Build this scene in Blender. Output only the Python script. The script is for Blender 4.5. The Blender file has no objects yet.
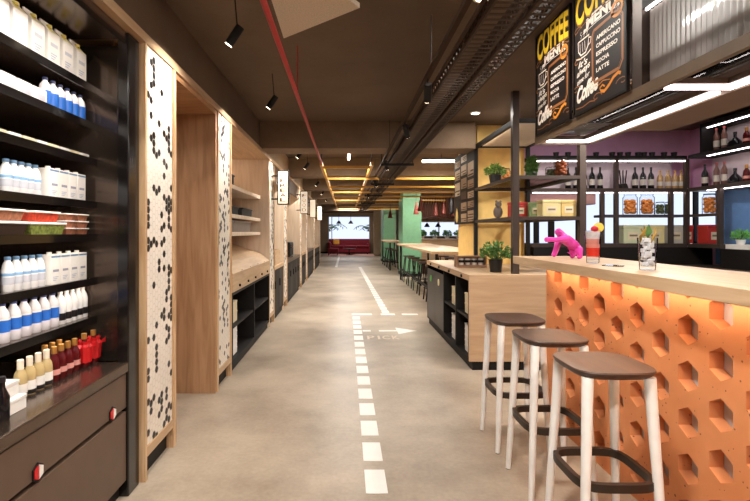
import bpy, bmesh, math, random
from mathutils import Vector, Matrix
R = random.Random(7)
sc = bpy.context.scene
COL = sc.collection
KIDS = {}
F = 460.0; VX = 346.0; VY = 232.0; H = 1.4          # photograph: focal length and vanishing point in pixels, eye height
ORD = ['first','second','third','fourth','fifth','sixth','seventh','eighth','ninth','tenth','eleventh','twelfth']

# ------------------------------------------------------------------ materials
def lin(c):
    return tuple(((x/255.0)/12.92 if x/255.0 <= 0.04045 else (((x/255.0)+0.055)/1.055)**2.4) for x in c)
MATS = {}
def base(name):
    m = bpy.data.materials.new(name); m.use_nodes = True
    nt = m.node_tree; b = nt.nodes['Principled BSDF']
    return m, nt, b
def mat(name, col, rough=0.5, metal=0.0, trans=0.0, emit=0.0, var=0.06, scale=12, bump=0.0, ior=1.45, coat=0.0, spec=0.5):
    if name in MATS: return MATS[name]
    m, nt, b = base(name)
    c = lin(col)
    b.inputs['Roughness'].default_value = rough
    b.inputs['Metallic'].default_value = metal
    b.inputs['Transmission Weight'].default_value = trans
    b.inputs['IOR'].default_value = ior
    b.inputs['Specular IOR Level'].default_value = spec
    b.inputs['Coat Weight'].default_value = coat
    if emit:
        b.inputs['Base Color'].default_value = (*c, 1)
        b.inputs['Emission Color'].default_value = (*c, 1)
        b.inputs['Emission Strength'].default_value = emit
    else:
        tc = nt.nodes.new('ShaderNodeTexCoord'); n = nt.nodes.new('ShaderNodeTexNoise')
        n.inputs['Scale'].default_value = scale; n.inputs['Detail'].default_value = 5
        r = nt.nodes.new('ShaderNodeValToRGB')
        r.color_ramp.elements[0].position = 0.3; r.color_ramp.elements[1].position = 0.7
        r.color_ramp.elements[0].color = (*[max(0, x*(1-var)) for x in c], 1)
        r.color_ramp.elements[1].color = (*[min(1, x*(1+var)) for x in c], 1)
        nt.links.new(tc.outputs['Object'], n.inputs['Vector']); nt.links.new(n.outputs['Fac'], r.inputs['Fac'])
        nt.links.new(r.outputs['Color'], b.inputs['Base Color'])
        if bump:
            bp = nt.nodes.new('ShaderNodeBump'); bp.inputs['Strength'].default_value = bump; bp.inputs['Distance'].default_value = 0.01
            nt.links.new(n.outputs['Fac'], bp.inputs['Height']); nt.links.new(bp.outputs['Normal'], b.inputs['Normal'])
    MATS[name] = m
    return m
def wood(name, light, dark, stretch=(14, 14, 1.2), rough=0.45, plank=None):
    if name in MATS: return MATS[name]
    m, nt, b = base(name)
    tc = nt.nodes.new('ShaderNodeTexCoord'); mp = nt.nodes.new('ShaderNodeMapping')
    mp.inputs['Scale'].default_value = stretch
    n = nt.nodes.new('ShaderNodeTexNoise'); n.inputs['Scale'].default_value = 1.6; n.inputs['Detail'].default_value = 8; n.inputs['Distortion'].default_value = 0.9
    n2 = nt.nodes.new('ShaderNodeTexNoise'); n2.inputs['Scale'].default_value = 1.3; n2.inputs['Detail'].default_value = 2
    mx = nt.nodes.new('ShaderNodeMath'); mx.operation = 'MULTIPLY_ADD'; mx.inputs[1].default_value = 0.75
    ml = nt.nodes.new('ShaderNodeMath'); ml.operation = 'MULTIPLY'; ml.inputs[1].default_value = 0.25
    r = nt.nodes.new('ShaderNodeValToRGB')
    r.color_ramp.elements[0].position = 0.36; r.color_ramp.elements[1].position = 0.62
    r.color_ramp.elements[0].color = (*lin(dark), 1); r.color_ramp.elements[1].color = (*lin(light), 1)
    L = nt.links.new
    L(tc.outputs['Object'], mp.inputs['Vector']); L(mp.outputs['Vector'], n.inputs['Vector']); L(tc.outputs['Object'], n2.inputs['Vector'])
    L(n2.outputs['Fac'], ml.inputs[0]); L(n.outputs['Fac'], mx.inputs[0]); L(ml.outputs[0], mx.inputs[2])
    L(mx.outputs[0], r.inputs['Fac']); L(r.outputs['Color'], b.inputs['Base Color'])
    b.inputs['Roughness'].default_value = rough
    MATS[name] = m
    return m
def thin_glass(name, tint=(235,240,245), refl=0.12, rough=0.03):
    if name in MATS: return MATS[name]
    m = bpy.data.materials.new(name); m.use_nodes = True
    nt = m.node_tree; nt.nodes.clear()
    o = nt.nodes.new('ShaderNodeOutputMaterial'); t = nt.nodes.new('ShaderNodeBsdfTransparent'); g = nt.nodes.new('ShaderNodeBsdfGlossy')
    mx = nt.nodes.new('ShaderNodeMixShader'); fr = nt.nodes.new('ShaderNodeLayerWeight'); fr.inputs['Blend'].default_value = refl
    t.inputs['Color'].default_value = (*lin(tint), 1); g.inputs['Roughness'].default_value = rough
    nt.links.new(fr.outputs['Fresnel'], mx.inputs[0]); nt.links.new(t.outputs[0], mx.inputs[1]); nt.links.new(g.outputs[0], mx.inputs[2])
    nt.links.new(mx.outputs[0], o.inputs[0])
    MATS[name] = m
    return m
def concrete(name, c0, c1, rough=0.4, scale=0.8, bump=0.05):
    m, nt, b = base(name)
    tc = nt.nodes.new('ShaderNodeTexCoord')
    n = nt.nodes.new('ShaderNodeTexNoise'); n.inputs['Scale'].default_value = scale; n.inputs['Detail'].default_value = 9; n.inputs['Roughness'].default_value = 0.62
    n2 = nt.nodes.new('ShaderNodeTexNoise'); n2.inputs['Scale'].default_value = 40; n2.inputs['Detail'].default_value = 4
    ad = nt.nodes.new('ShaderNodeMath'); ad.operation = 'MULTIPLY_ADD'; ad.inputs[1].default_value = 0.16
    r = nt.nodes.new('ShaderNodeValToRGB'); r.color_ramp.elements[0].position = 0.4; r.color_ramp.elements[1].position = 0.72
    r.color_ramp.elements[0].color = (*lin(c0), 1); r.color_ramp.elements[1].color = (*lin(c1), 1)
    L = nt.links.new
    L(tc.outputs['Object'], n.inputs['Vector']); L(tc.outputs['Object'], n2.inputs['Vector'])
    L(n2.outputs['Fac'], ad.inputs[0]); L(n.outputs['Fac'], ad.inputs[2]); L(ad.outputs[0], r.inputs['Fac']); L(r.outputs['Color'], b.inputs['Base Color'])
    b.inputs['Roughness'].default_value = rough
    bp = nt.nodes.new('ShaderNodeBump'); bp.inputs['Strength'].default_value = bump; bp.inputs['Distance'].default_value = 0.01
    L(n2.outputs['Fac'], bp.inputs['Height']); L(bp.outputs['Normal'], b.inputs['Normal'])
    MATS[name] = m
    return m
def terracotta(name):
    m, nt, b = base(name)
    tc = nt.nodes.new('ShaderNodeTexCoord')
    n = nt.nodes.new('ShaderNodeTexNoise'); n.inputs['Scale'].default_value = 3; n.inputs['Detail'].default_value = 8
    v = nt.nodes.new('ShaderNodeTexVoronoi'); v.inputs['Scale'].default_value = 30
    n2 = nt.nodes.new('ShaderNodeTexNoise'); n2.inputs['Scale'].default_value = 5
    r = nt.nodes.new('ShaderNodeValToRGB'); r.color_ramp.elements[0].position = 0.35; r.color_ramp.elements[1].position = 0.65
    r.color_ramp.elements[0].color = (*lin((212,132,80)), 1); r.color_ramp.elements[1].color = (*lin((228,152,100)), 1)
    pr = nt.nodes.new('ShaderNodeValToRGB'); pr.color_ramp.elements[0].position = 0.06; pr.color_ramp.elements[1].position = 0.13
    pr.color_ramp.elements[0].color = (0.3,0.24,0.2,1); pr.color_ramp.elements[1].color = (1,1,1,1)
    av = nt.nodes.new('ShaderNodeMath'); av.operation = 'MULTIPLY_ADD'; av.inputs[1].default_value = 0.4
    mx = nt.nodes.new('ShaderNodeMixRGB'); mx.blend_type = 'MULTIPLY'; mx.inputs[0].default_value = 1
    bp = nt.nodes.new('ShaderNodeBump'); bp.inputs['Strength'].default_value = 0.35; bp.inputs['Distance'].default_value = 0.01
    L = nt.links.new
    for t in (n, v, n2): L(tc.outputs['Object'], t.inputs['Vector'])
    av.inputs[2].default_value = -0.21
    mm = nt.nodes.new('ShaderNodeMath'); mm.operation = 'ADD'
    L(n2.outputs['Fac'], av.inputs[0]); L(v.outputs['Distance'], mm.inputs[0]); L(av.outputs[0], mm.inputs[1])
    L(mm.outputs[0], pr.inputs['Fac']); L(n.outputs['Fac'], r.inputs['Fac'])
    L(r.outputs['Color'], mx.inputs[1]); L(pr.outputs['Color'], mx.inputs[2]); L(mx.outputs[0], b.inputs['Base Color'])
    L(pr.outputs['Color'], bp.inputs['Height']); L(bp.outputs['Normal'], b.inputs['Normal'])
    b.inputs['Roughness'].default_value = 0.75
    MATS[name] = m
    return m

OAK = wood('oak', (214,180,140), (176,136,96))
OAKH = wood('oak_long', (202,171,136), (178,145,110), (14, 1.2, 14))
OAKX = wood('oak_across', (198,166,132), (180,148,114), (1.2, 14, 14))
NICHE = wood('walnut_veneer', (184,144,108), (158,118,84))
PALE = wood('pale_oak', (232,214,192), (216,194,168))
SEATW = wood('dark_walnut', (84,57,43), (60,40,30), (14,1.5,14), 0.42)
BLACK = mat('black_metal', (24,20,18), 0.6, spec=0.3)
BLACKG = mat('black_gloss', (22,18,17), 0.16, 0.0, spec=0.6)
BRONZE = mat('bronze_sheet', (112,96,84), 0.2, 0.85)
BROWNP = mat('brown_laminate', (92,72,58), 0.42)
INNER = mat('case_lining', (84,72,64), 0.18, 0.8)
FRAME = mat('bar_frame_metal', (74,62,56), 0.42, 0.35)
RAIL = mat('canopy_bronze', (120,100,80), 0.42, 0.3)
WHITE = mat('white_plastic', (238,234,228), 0.4)
LEGW = mat('white_leg_paint', (250,246,242), 0.4)
CREAM = mat('cream_card', (228,214,178), 0.6)
BLUE = mat('blue_label', (36,104,196), 0.45)
NAVY = mat('navy_label', (24,36,84), 0.45)
BLACKL = mat('black_label', (22,20,24), 0.4)
REDL = mat('red_label', (200,30,34), 0.35)
MILK = mat('milk_plastic', (236,236,236), 0.35)
CLEAR = mat('clear_plastic', (236,232,236), 0.12, trans=0.22)
GLASS = mat('drinking_glass', (250,250,250), 0.02, trans=1.0)
TGL = thin_glass('jar_glass', (246,248,250), 0.09)
CREAMW = mat('pale_wine', (222,196,140), 0.15, trans=0.3)
REDW = mat('dark_red_wine', (92,16,20), 0.12, trans=0.2)
DARKB = mat('dark_bottle_glass', (20,18,22), 0.1)
GREEN = mat('green_paint', (112,162,126), 0.5)
YELLOW = mat('yellow_paint', (242,200,118), 0.55)
YPIPE = mat('yellow_pipe_paint', (200,150,60), 0.45)
REDP = mat('red_pipe_paint', (164,26,24), 0.5)
LEAF = mat('leaf_green', (84,124,56), 0.5, var=0.35, scale=30)
LEAF2 = mat('leaf_light_green', (124,160,78), 0.5, var=0.35, scale=30)
POT = mat('dark_pot', (44,40,38), 0.5)
PINK = mat('pink_gloss', (226,70,176), 0.3)
LED = mat('led_white', (255,244,244), emit=10)
LEDW = mat('led_warm', (255,228,196), emit=26)
LEDF = mat('led_fridge', (255,242,226), emit=26)
BAYFILL = mat('bay_fill_glow', (255,232,204), emit=16)  # fill light added inside the left bays, kept out of view
LAMP = mat('lamp_glow', (255,236,206), emit=14)
SIGNL = mat('sign_glow', (255,236,208), emit=0.95)
PURPLE_LIT = mat('purple_lit_plaster', (218,166,200), 0.7, var=0.12, scale=3)  # the purple bar lighting is put into this plaster colour
TERRA = terracotta('terracotta_tile')

# ------------------------------------------------------------------ mesh builder
class MB:
    def __init__(s): s.v = []; s.f = []; s.m = []
    def add(s, vs, fs, mi=0):
        o = len(s.v); s.v += [tuple(v) for v in vs]
        for f in fs: s.f.append(tuple(i+o for i in f)); s.m.append(mi)
        return s
    def box(s, x0, x1, y0, y1, z0, z1, mi=0):
        if x0 > x1: x0, x1 = x1, x0
        if y0 > y1: y0, y1 = y1, y0
        if z0 > z1: z0, z1 = z1, z0
        v = [(x0,y0,z0),(x1,y0,z0),(x1,y1,z0),(x0,y1,z0),(x0,y0,z1),(x1,y0,z1),(x1,y1,z1),(x0,y1,z1)]
        return s.add(v, [(0,3,2,1),(4,5,6,7),(0,1,5,4),(1,2,6,5),(2,3,7,6),(3,0,4,7)], mi)
    def stick(s, a, b, r, seg=4, mi=0, r2=None, caps=True):
        a = Vector(a); b = Vector(b); d = (b-a)
        if d.length < 1e-7: return s
        d.normalize(); up = Vector((0,0,1)) if abs(d.z) < 0.9 else Vector((1,0,0))
        u = d.cross(up).normalized(); w = u.cross(d).normalized()
        r2 = r if r2 is None else r2
        vs = []
        for p, rr in ((a, r), (b, r2)):
            for k in range(seg):
                t = 2*math.pi*(k+0.5)/seg
                vs.append(p + u*math.cos(t)*rr + w*math.sin(t)*rr)
        fs = [(k, (k+1) % seg, seg+(k+1) % seg, seg+k) for k in range(seg)]
        if caps: fs += [tuple(range(seg))[::-1], tuple(range(seg, 2*seg))]
        return s.add(vs, fs, mi)
    def tube(s, pts, r, seg=8, mi=0, closed=False, w=None, h=None):
        # sweep along a path; with w/h the section is a rectangle lying in the horizontal plane of the path
        P = [Vector(p) for p in pts]; n = len(P); vs = []
        rs = r if isinstance(r, (list, tuple)) else [r]*n
        for i in range(n):
            a = P[(i-1) % n] if (closed or i > 0) else P[i]
            b = P[(i+1) % n] if (closed or i < n-1) else P[i]
            d = (b-a).normalized(); up = Vector((0,0,1)) if abs(d.z) < 0.95 else Vector((1,0,0))
            u = d.cross(up).normalized(); q = u.cross(d).normalized()
            if w:
                for cu, cq in ((-1,-1),(1,-1),(1,1),(-1,1)): vs.append(P[i]+u*cu*w/2+q*cq*h/2)
            else:
                for k in range(seg):
                    t = 2*math.pi*k/seg; vs.append(P[i]+u*math.cos(t)*rs[i]+q*math.sin(t)*rs[i])
        sg = 4 if w else seg; fs = []
        for i in range(n if closed else n-1):
            j = (i+1) % n
            for k in range(sg): fs.append((i*sg+k, i*sg+(k+1) % sg, j*sg+(k+1) % sg, j*sg+k))
        if not closed: fs += [tuple(range(sg))[::-1], tuple((n-1)*sg+k for k in range(sg))]
        return s.add(vs, fs, mi)
    def lathe(s, prof, c=(0,0,0), seg=20, mi=0, sq=None, sx=1, sy=1):
        # prof: (radius, z); sq: superellipse exponent for rounded square sections
        vs = []; n = len(prof)
        for r, z in prof:
            for k in range(seg):
                t = 2*math.pi*k/seg; ct, st = math.cos(t), math.sin(t)
                q = 1.0
                if sq: q = (abs(ct)**sq+abs(st)**sq)**(-1.0/sq)
                vs.append((c[0]+r*q*ct*sx, c[1]+r*q*st*sy, c[2]+z))
        fs = []
        for i in range(n-1):
            for k in range(seg): fs.append((i*seg+k, i*seg+(k+1) % seg, (i+1)*seg+(k+1) % seg, (i+1)*seg+k))
        if prof[0][0] > 1e-5: fs.append(tuple(range(seg))[::-1])
        if prof[-1][0] > 1e-5: fs.append(tuple((n-1)*seg+k for k in range(seg)))
        return s.add(vs, fs, mi)
    def prism(s, poly, ax, a, b, mi=0):
        # poly in the plane across axis ax ('x': (y,z), 'y': (x,z), 'z': (x,y)), from a to b
        def p3(p, t): return {'x': (t,p[0],p[1]), 'y': (p[0],t,p[1]), 'z': (p[0],p[1],t)}[ax]
        n = len(poly); vs = [p3(p, a) for p in poly]+[p3(p, b) for p in poly]
        fs = [tuple(range(n))[::-1], tuple(range(n, 2*n))]+[(k, (k+1) % n, n+(k+1) % n, n+k) for k in range(n)]
        return s.add(vs, fs, mi)
    def ball(s, c, r, seg=12, rings=8, mi=0, sz=1.0):
        prof = [(max(1e-6, r*math.sin(math.pi*i/rings)), -r*sz*math.cos(math.pi*i/rings)) for i in range(rings+1)]
        return s.lathe(prof, c, seg, mi)
    def build(s, name, m, parent=None, smooth=False, bevel=0.0):
        me = bpy.data.meshes.new(name)
        off = Vector((0,0,0)); p = parent
        while p is not None: off += p.location; p = p.parent
        me.from_pydata([tuple(Vector(v)-off) for v in s.v], [], s.f)
        for mm in (m if isinstance(m, (list, tuple)) else [m]): me.materials.append(mm)
        for p_, i in zip(me.polygons, s.m): p_.material_index = i
        bm = bmesh.new(); bm.from_mesh(me)
        bmesh.ops.remove_doubles(bm, verts=bm.verts, dist=1e-6)
        bmesh.ops.recalc_face_normals(bm, faces=bm.faces); bm.to_mesh(me); bm.free()
        if smooth:
            for p_ in me.polygons: p_.use_smooth = True
            try: me.set_sharp_from_angle(angle=math.radians(42))
            except Exception: pass
        o = bpy.data.objects.new(name, me); COL.objects.link(o)
        if parent is not None: o.parent = parent; KIDS.setdefault(parent.name, []).append(o)
        if bevel:
            b = o.modifiers.new('edge', 'BEVEL'); b.width = bevel; b.segments = 2; b.limit_method = 'ANGLE'; b.angle_limit = math.radians(50)
        return o
    def solo(s, name, m, loc, label, cat, group=None, **k):
        # a thing that is one mesh, its origin at its base; vertices given in world coordinates
        for i, v in enumerate(s.v): s.v[i] = (v[0]-loc[0], v[1]-loc[1], v[2]-loc[2])
        o = s.build(name, m, None, **k); o.location = loc
        return tag(o, label, cat, group)

def tag(o, label=None, cat=None, group=None, kind=None):
    if label:
        o['label'] = label
        if len(label.split()) > 16: print('LONG', label)
    if cat: o['category'] = cat
    if group: o['group'] = group
    if kind: o['kind'] = kind
    return o
def thing(name, loc, label, cat, group=None):
    o = bpy.data.objects.new(name, None); COL.objects.link(o); o.location = loc; o.empty_display_size = 0.1
    return tag(o, label, cat, group)
def struct(name, mb, m, **k):
    o = mb.build(name, m, None, **k); o['kind'] = 'structure'; return o
def dup(o, loc, label, group=None, rz=0.0, parent=None, scale=None):
    c = o.copy(); COL.objects.link(c)
    if parent is None:
        c.location = loc; c.rotation_euler = (0,0,rz); tag(c, label, None, group)
        if scale: c.scale = scale
    else:
        c.parent = parent; KIDS.setdefault(parent.name, []).append(c)
    for ch in list(KIDS.get(o.name, [])): dup(ch, None, None, None, 0, c)
    return c
class Kind:
    """first call moves the prototype itself, later calls copy it"""
    def __init__(s, proto): s.p = proto; s.used = False
    def put(s, loc, label, group=None, rz=0.0, scale=None):
        if not s.used:
            s.used = True; s.p.location = loc; s.p.rotation_euler = (0,0,rz); tag(s.p, label, None, group)
            if scale: s.p.scale = scale
            return s.p
        return dup(s.p, loc, label, group, rz, None, scale or (1,1,1))
_glyph = {}
def text2d(t, size=1.0, bold=0.0, shear=0.0):
    key = (t, bold, shear)
    if key not in _glyph:
        cu = bpy.data.curves.new('t', 'FONT'); cu.body = t; cu.size = 1; cu.offset = bold; cu.shear = shear
        cu.resolution_u = 3
        ob = bpy.data.objects.new('t', cu); COL.objects.link(ob)
        dg = bpy.context.evaluated_depsgraph_get(); dg.update()
        me = bpy.data.meshes.new_from_object(ob.evaluated_get(dg))
        vs = [(v.co.x, v.co.y) for v in me.vertices]; fs = [tuple(p.vertices) for p in me.polygons]
        bpy.data.meshes.remove(me); bpy.data.objects.remove(ob); bpy.data.curves.remove(cu)
        x0 = min(v[0] for v in vs); x1 = max(v[0] for v in vs)
        vs = [(v[0]-x0, v[1]) for v in vs]
        _glyph[key] = (vs, fs, x1-x0)
    vs, fs, w = _glyph[key]
    return [(a*size, b*size) for a, b in vs], fs, w*size
def put_text(mb, t, org, right, up, width=None, height=None, mi=0, bold=0.0, warp=None, shear=0.0, out=0.0):
    vs, fs, w = text2d(t, 1.0, bold, shear)
    org, right, up = Vector(org), Vector(right), Vector(up)
    n = right.cross(up).normalized()
    hh = 0.7
    sy = (height/hh) if height else width/w
    sx = (width/w) if width else sy
    pts = []
    for a, b in vs:
        x, y = a*sx, b*sy
        if warp: x, y = warp(x, y)
        pts.append(org+right*x+up*y+n*out)
    mb.add(pts, fs, mi)
def shell(bm_r, z0, z1, c=(0,0,0), seg=20):
    m = MB(); m.lathe([(bm_r, z0), (bm_r, z1)], c, seg); m.f = m.f[:-2]; m.m = m.m[:-2]; return m

# ------------------------------------------------------------------ room shell
XL, XR, YB, ZC = -2.1, 4.95, 30.0, 2.86
FLOOR = concrete('polished_concrete', (140,124,107), (190,174,154), 0.40, 0.9, 0.05)
CEILM = concrete('brown_ceiling', (84,66,50), (100,80,62), 0.85, 0.9, 0.1)
BEAMM = concrete('raw_concrete_beam', (104,84,66), (126,104,82), 0.85, 1.6, 0.25)
WALLB = mat('brown_wall', (124,104,86), 0.8)
WALLP = mat('pale_wall', (214,198,176), 0.8)
struct('floor', MB().box(XL-0.1, XR+0.1, -2.1, YB+0.3, -0.1, 0), FLOOR)
DG0, DG1 = (2.6, 7.3), (4.95, 17.0)                 # slanted outer wall of the seating area, the outdoors lies beyond it
def dgx(y): return DG0[0]+(y-DG0[1])*(DG1[0]-DG0[0])/(DG1[1]-DG0[1])
struct('ceiling', MB().prism([(XL-0.1,-2.1),(XR+0.1,-2.1),(XR+0.1,6.72),(2.5,6.72),(2.64,7.3),(5.05,17.12),(2.55,17.12),(2.55,YB+0.3),(XL-0.1,YB+0.3)], 'z', ZC, ZC+0.1), CEILM)
struct('wall_slanted', MB().prism([(2.46,6.7),(2.56,6.7),(2.68,7.3),(5.03,17.1),(4.95,17.1),DG0], 'z', 0, ZC), mat('brick_brown_wall', (150,116,88), 0.8))
struct('wall_left', MB().box(XL-0.1, XL, -2.1, YB+0.3, 0, ZC), WALLB)
struct('wall_behind', MB().box(XL, XR, -2.1, -2.0, 0, ZC), WALLB)
WB = mat('blue_wall_paint', (98,138,190), 0.6)
w = MB(); w.box(XR, XR+0.1, -2.1, 6.15, 0, ZC); w.box(XR, XR+0.1, 6.6, 6.7, 0, 1.22); w.box(XR, XR+0.1, 6.6, 6.7, 2.02, ZC); 
w.box(XR, XR+0.1, 6.15, 6.6, 0, 1.22); w.box(XR, XR+0.1, 6.15, 6.6, 2.02, ZC)
struct('wall_right', w, PURPLE_LIT)
struct('trim_blue', MB().box(XR-0.012, XR, 3.0, 6.15, 0.97, 1.938), WB)
# wall behind the back bar, with its wide window
w = MB(); w.box(2.46, XR, 6.6, 6.7, 0, 1.2); w.box(2.46, XR, 6.6, 6.7, 2.02, ZC)
struct('wall_bar', w, PURPLE_LIT)
PANE = thin_glass('window_pane', (240,244,250), 0.08)
def window(name, x0, x1, y0, y1, z0, z1, muls, axis='x', fm=BLACK, fr=0.04):
    g = MB()
    if axis == 'x':
        ym = (y0+y1)/2; g.box(x0, x1, ym-0.004, ym+0.004, z0, z1)
    else:
        xm = (x0+x1)/2; g.box(xm-0.004, xm+0.004, y0, y1, z0, z1)
    o = struct(name, g, PANE)
    f = MB()
    if axis == 'x':
        f.box(x0, x1, y0, y1, z0, z0+fr); f.box(x0, x1, y0, y1, z1-fr, z1); f.box(x0, x0+fr, y0, y1, z0+fr, z1-fr); f.box(x1-fr, x1, y0, y1, z0+fr, z1-fr)
        for a, b in muls: f.box(a, b, y0-0.002, y1, z0+fr, z1-fr)
    else:
        f.box(x0, x1, y0, y1, z0, z0+fr); f.box(x0, x1, y0, y1, z1-fr, z1); f.box(x0, x1, y0, y0+fr, z0+fr, z1-fr); f.box(x0, x1, y1-fr, y1, z0+fr, z1-fr)
        for a, b in muls: f.box(x0-0.002, x1, a, b, z0+fr, z1-fr)
    f.build('window_frame', fm, o)
    return o
window('window_1', 2.46, 4.95, 6.62, 6.68, 1.2, 2.02, [(2.72,2.78),(2.93,3.0),(3.33,3.43)])
window('window_2', XR+0.02, XR+0.08, 6.15, 6.6, 1.22, 2.02, [], 'y')
# end wall with a wide window
w = MB(); w.box(XL, -1.15, YB, YB+0.1, 0, ZC); w.box(1.55, 2.45, YB, YB+0.1, 0, ZC); w.box(-1.15, 1.55, YB, YB+0.1, 0, 0.85); w.box(-1.15, 1.55, YB, YB+0.1, 2.42, ZC)
struct('wall_end', w, WALLB)
window('window_3', -1.15, 1.55, YB+0.02, YB+0.08, 0.85, 2.42, [(-0.95,-0.9)], fm=mat('grey_frame', (150,140,130), 0.5))
# wall of the seating area with a low strip window
w = MB(); w.box(2.5, XR, 17.0, 17.1, 0, 1.22); w.box(2.5, XR, 17.0, 17.1, 1.8, ZC); w.box(4.4, XR, 17.0, 17.1, 1.22, 1.8)
struct('wall_seating', w, mat('brick_brown_wall', (150,116,88), 0.8))
window('window_4', 2.5, 4.4, 17.02, 17.08, 1.22, 1.8, [(3.42,3.46)], fm=WHITE)
struct('wall_passage', MB().box(1.62, 2.44, 26.9, 27.0, 0, ZC), WALLP)
struct('wall_lounge', MB().box(2.45, 2.55, 17.1, YB+0.3, 0, ZC), WALLP)
# dark bulkhead above the shop-fittings on the left
struct('trim_1', MB().box(XL, -1.14, -2.0, 6.1, 2.515, ZC), CEILM)
struct('trim_30', MB().box(XL, -1.14, 6.1, 23.0, 2.515, ZC), concrete('pale_bulkhead', (140,120,100), (164,142,118), 0.85, 1.2, 0.1))
n = 2
for y in (6.1, 9.1, 12.1, 15.1, 18.1, 21.1, 24.1, 27.1):
    struct('trim_%d' % n, MB().box(-1.14 if y < 23 else XL, (1.72 if y < 6.2 else dgx(y) if y < 16 else 2.45), y, y+0.45, 2.51, ZC), BEAMM); n += 1
struct('baseboard_end', MB().box(XL, 1.6, YB-0.02, YB, 0, 0.12), BLACK)

# floor markings
FM = mat('white_floor_paint', (244,240,234), 0.5, var=0.03)
mk = thing('floor_marking', (0.165, 5.0, 0.0), 'white dashed walkway line with arrow and PICK lettering on concrete floor', 'floor marking')
d = MB(); y = 1.41
while y < 7.7:
    d.box(0.107, 0.225, y, min(y+0.245, 7.75), 0.0005, 0.003); y += 0.35
d.build('dashed_line', FM, mk)
d = MB()
for a, b in ((0.10,0.44),(0.59,0.83),(0.95,1.22)): d.box(a, b, 7.76, 7.88, 0.0005, 0.003)
d.build('stop_line', FM, mk)
d = MB(); y = 7.95
while y < 18.2:
    x = 0.69+(0.555-0.69)*(y-7.8)/10.4
    d.box(x-0.06, x+0.06, y, y+0.245, 0.0005, 0.003); y += 0.35
d.build('far_dashed_line', FM, mk)
d = MB(); y = 18.3
while y < 26: d.box(-0.44, -0.34, y, y+0.7, 0.0005, 0.003); y += 0.8
d.build('end_dashed_line', FM, mk)
d = MB(); d.box(0.235, 0.35, 6.47, 6.55, 0.0005, 0.003); d.box(0.466, 0.74, 6.47, 6.55, 0.0005, 0.003)
d.prism([(0.72,6.3),(1.0,6.51),(0.72,6.72)], 'z', 0.0005, 0.003); d.build('arrow', FM, mk)
d = MB(); 
for k, ch in enumerate('PICK'): put_text(d, ch, (0.28+(0,0.14,0.2,0.33)[k],6.0,0.003), (1,0,0), (0,1,0), width=0.03 if ch == 'I' else 0.10, height=0.2, bold=0.02)
d.build('lettering', mat('worn_floor_paint', (222,206,184), 0.6), mk)

# ------------------------------------------------------------------ left: refrigerated display case
FX = -1.16
fr = thing('display_fridge', (-1.5, 1.7, 0), 'tall dark open display fridge with lit shelves beside the first mosaic pillar', 'display fridge')
Y0, Y1 = 0.75, 2.53
b = MB(); b.box(-1.95, -1.9, Y0, Y1, 0, 2.455); b.box(-1.9, FX-0.01, Y1-0.03, Y1, 0.7, 2.41); b.box(-1.9, FX-0.01, Y0, Y0+0.03, 0, 2.41)
b.build('body', INNER, fr)
MB().box(-1.9, FX, Y0+0.03, Y1-0.101, 2.415, 2.455).build('header', BRONZE, fr)
MB().box(FX-0.05, FX+0.012, Y1-0.10, Y1+0.025, 0, 2.455).build('front_post', BLACKG, fr, bevel=0.006)
MB().box(-1.9, FX+0.012, Y0+0.03, Y1-0.101, 0.665, 0.715).build('deck', BRONZE, fr, bevel=0.006)
dr = MB().box(-1.9, FX, Y0+0.03, Y1-0.101, 0.475, 0.655).build('drawer', BROWNP, fr, bevel=0.004)
lo = MB().box(-1.9, FX, Y0+0.03, Y1-0.101, 0.09, 0.455).build('lower_panel', BROWNP, fr, bevel=0.004)
MB().box(-1.9, FX-0.04, Y0+0.03, Y1-0.02, 0.0, 0.09).build('plinth', BLACK, fr)
MB().box(-1.9, FX-0.03, Y0+0.03, Y1-0.08, 0.455, 0.475).build('shadow_gap', BLACK, fr)
for yy in (1.727, 2.28):
    bd = MB(); hx = [(yy+0.033*math.cos(math.pi/6+k*math.pi/3), 0.498+0.037*math.sin(math.pi/6+k*math.pi/3)) for k in range(6)]
    bd.prism(hx, 'x', FX, FX+0.006, 0)
    bd.prism([(yy+0.002,0.472),(yy+0.002,0.526),(yy+0.024,0.514),(yy+0.024,0.484)], 'x', FX+0.006, FX+0.009, 2)
    bd.prism([(yy-0.002,0.472),(yy-0.002,0.526),(yy-0.024,0.514),(yy-0.024,0.484)], 'x', FX+0.006, FX+0.009, 1)
    bd.build('badge', [BLACK, REDL, WHITE], dr)
SH = {'A':0.943,'B':1.15,'C':1.385,'D':1.56,'E':1.79,'F':1.98,'G':2.18}
for k, z in SH.items():
    s_ = MB().box(-1.9, -1.36, Y0+0.03, Y1-0.03, z-0.018, z).build('shelf', BRONZE, fr)
    MB().box(-1.36, -1.352, Y0+0.03, Y1-0.03, z-0.034, z+0.004).build('price_rail', BLACKG, s_)
    if True:
        MB().box(-1.373, -1.361, Y0+0.05, Y1-0.05, z-0.024, z-0.0185).build('led_strip', LEDF, s_)
MB().box(FX-0.006, FX, Y0+0.03, Y1-0.101, 2.385, 2.4145).build('header_lip', BLACKG, fr)
MB().box(FX-0.02, FX-0.0065, Y0+0.05, Y1-0.12, 2.407, 2.4145).build('led_strip', LEDF, fr)

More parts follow.
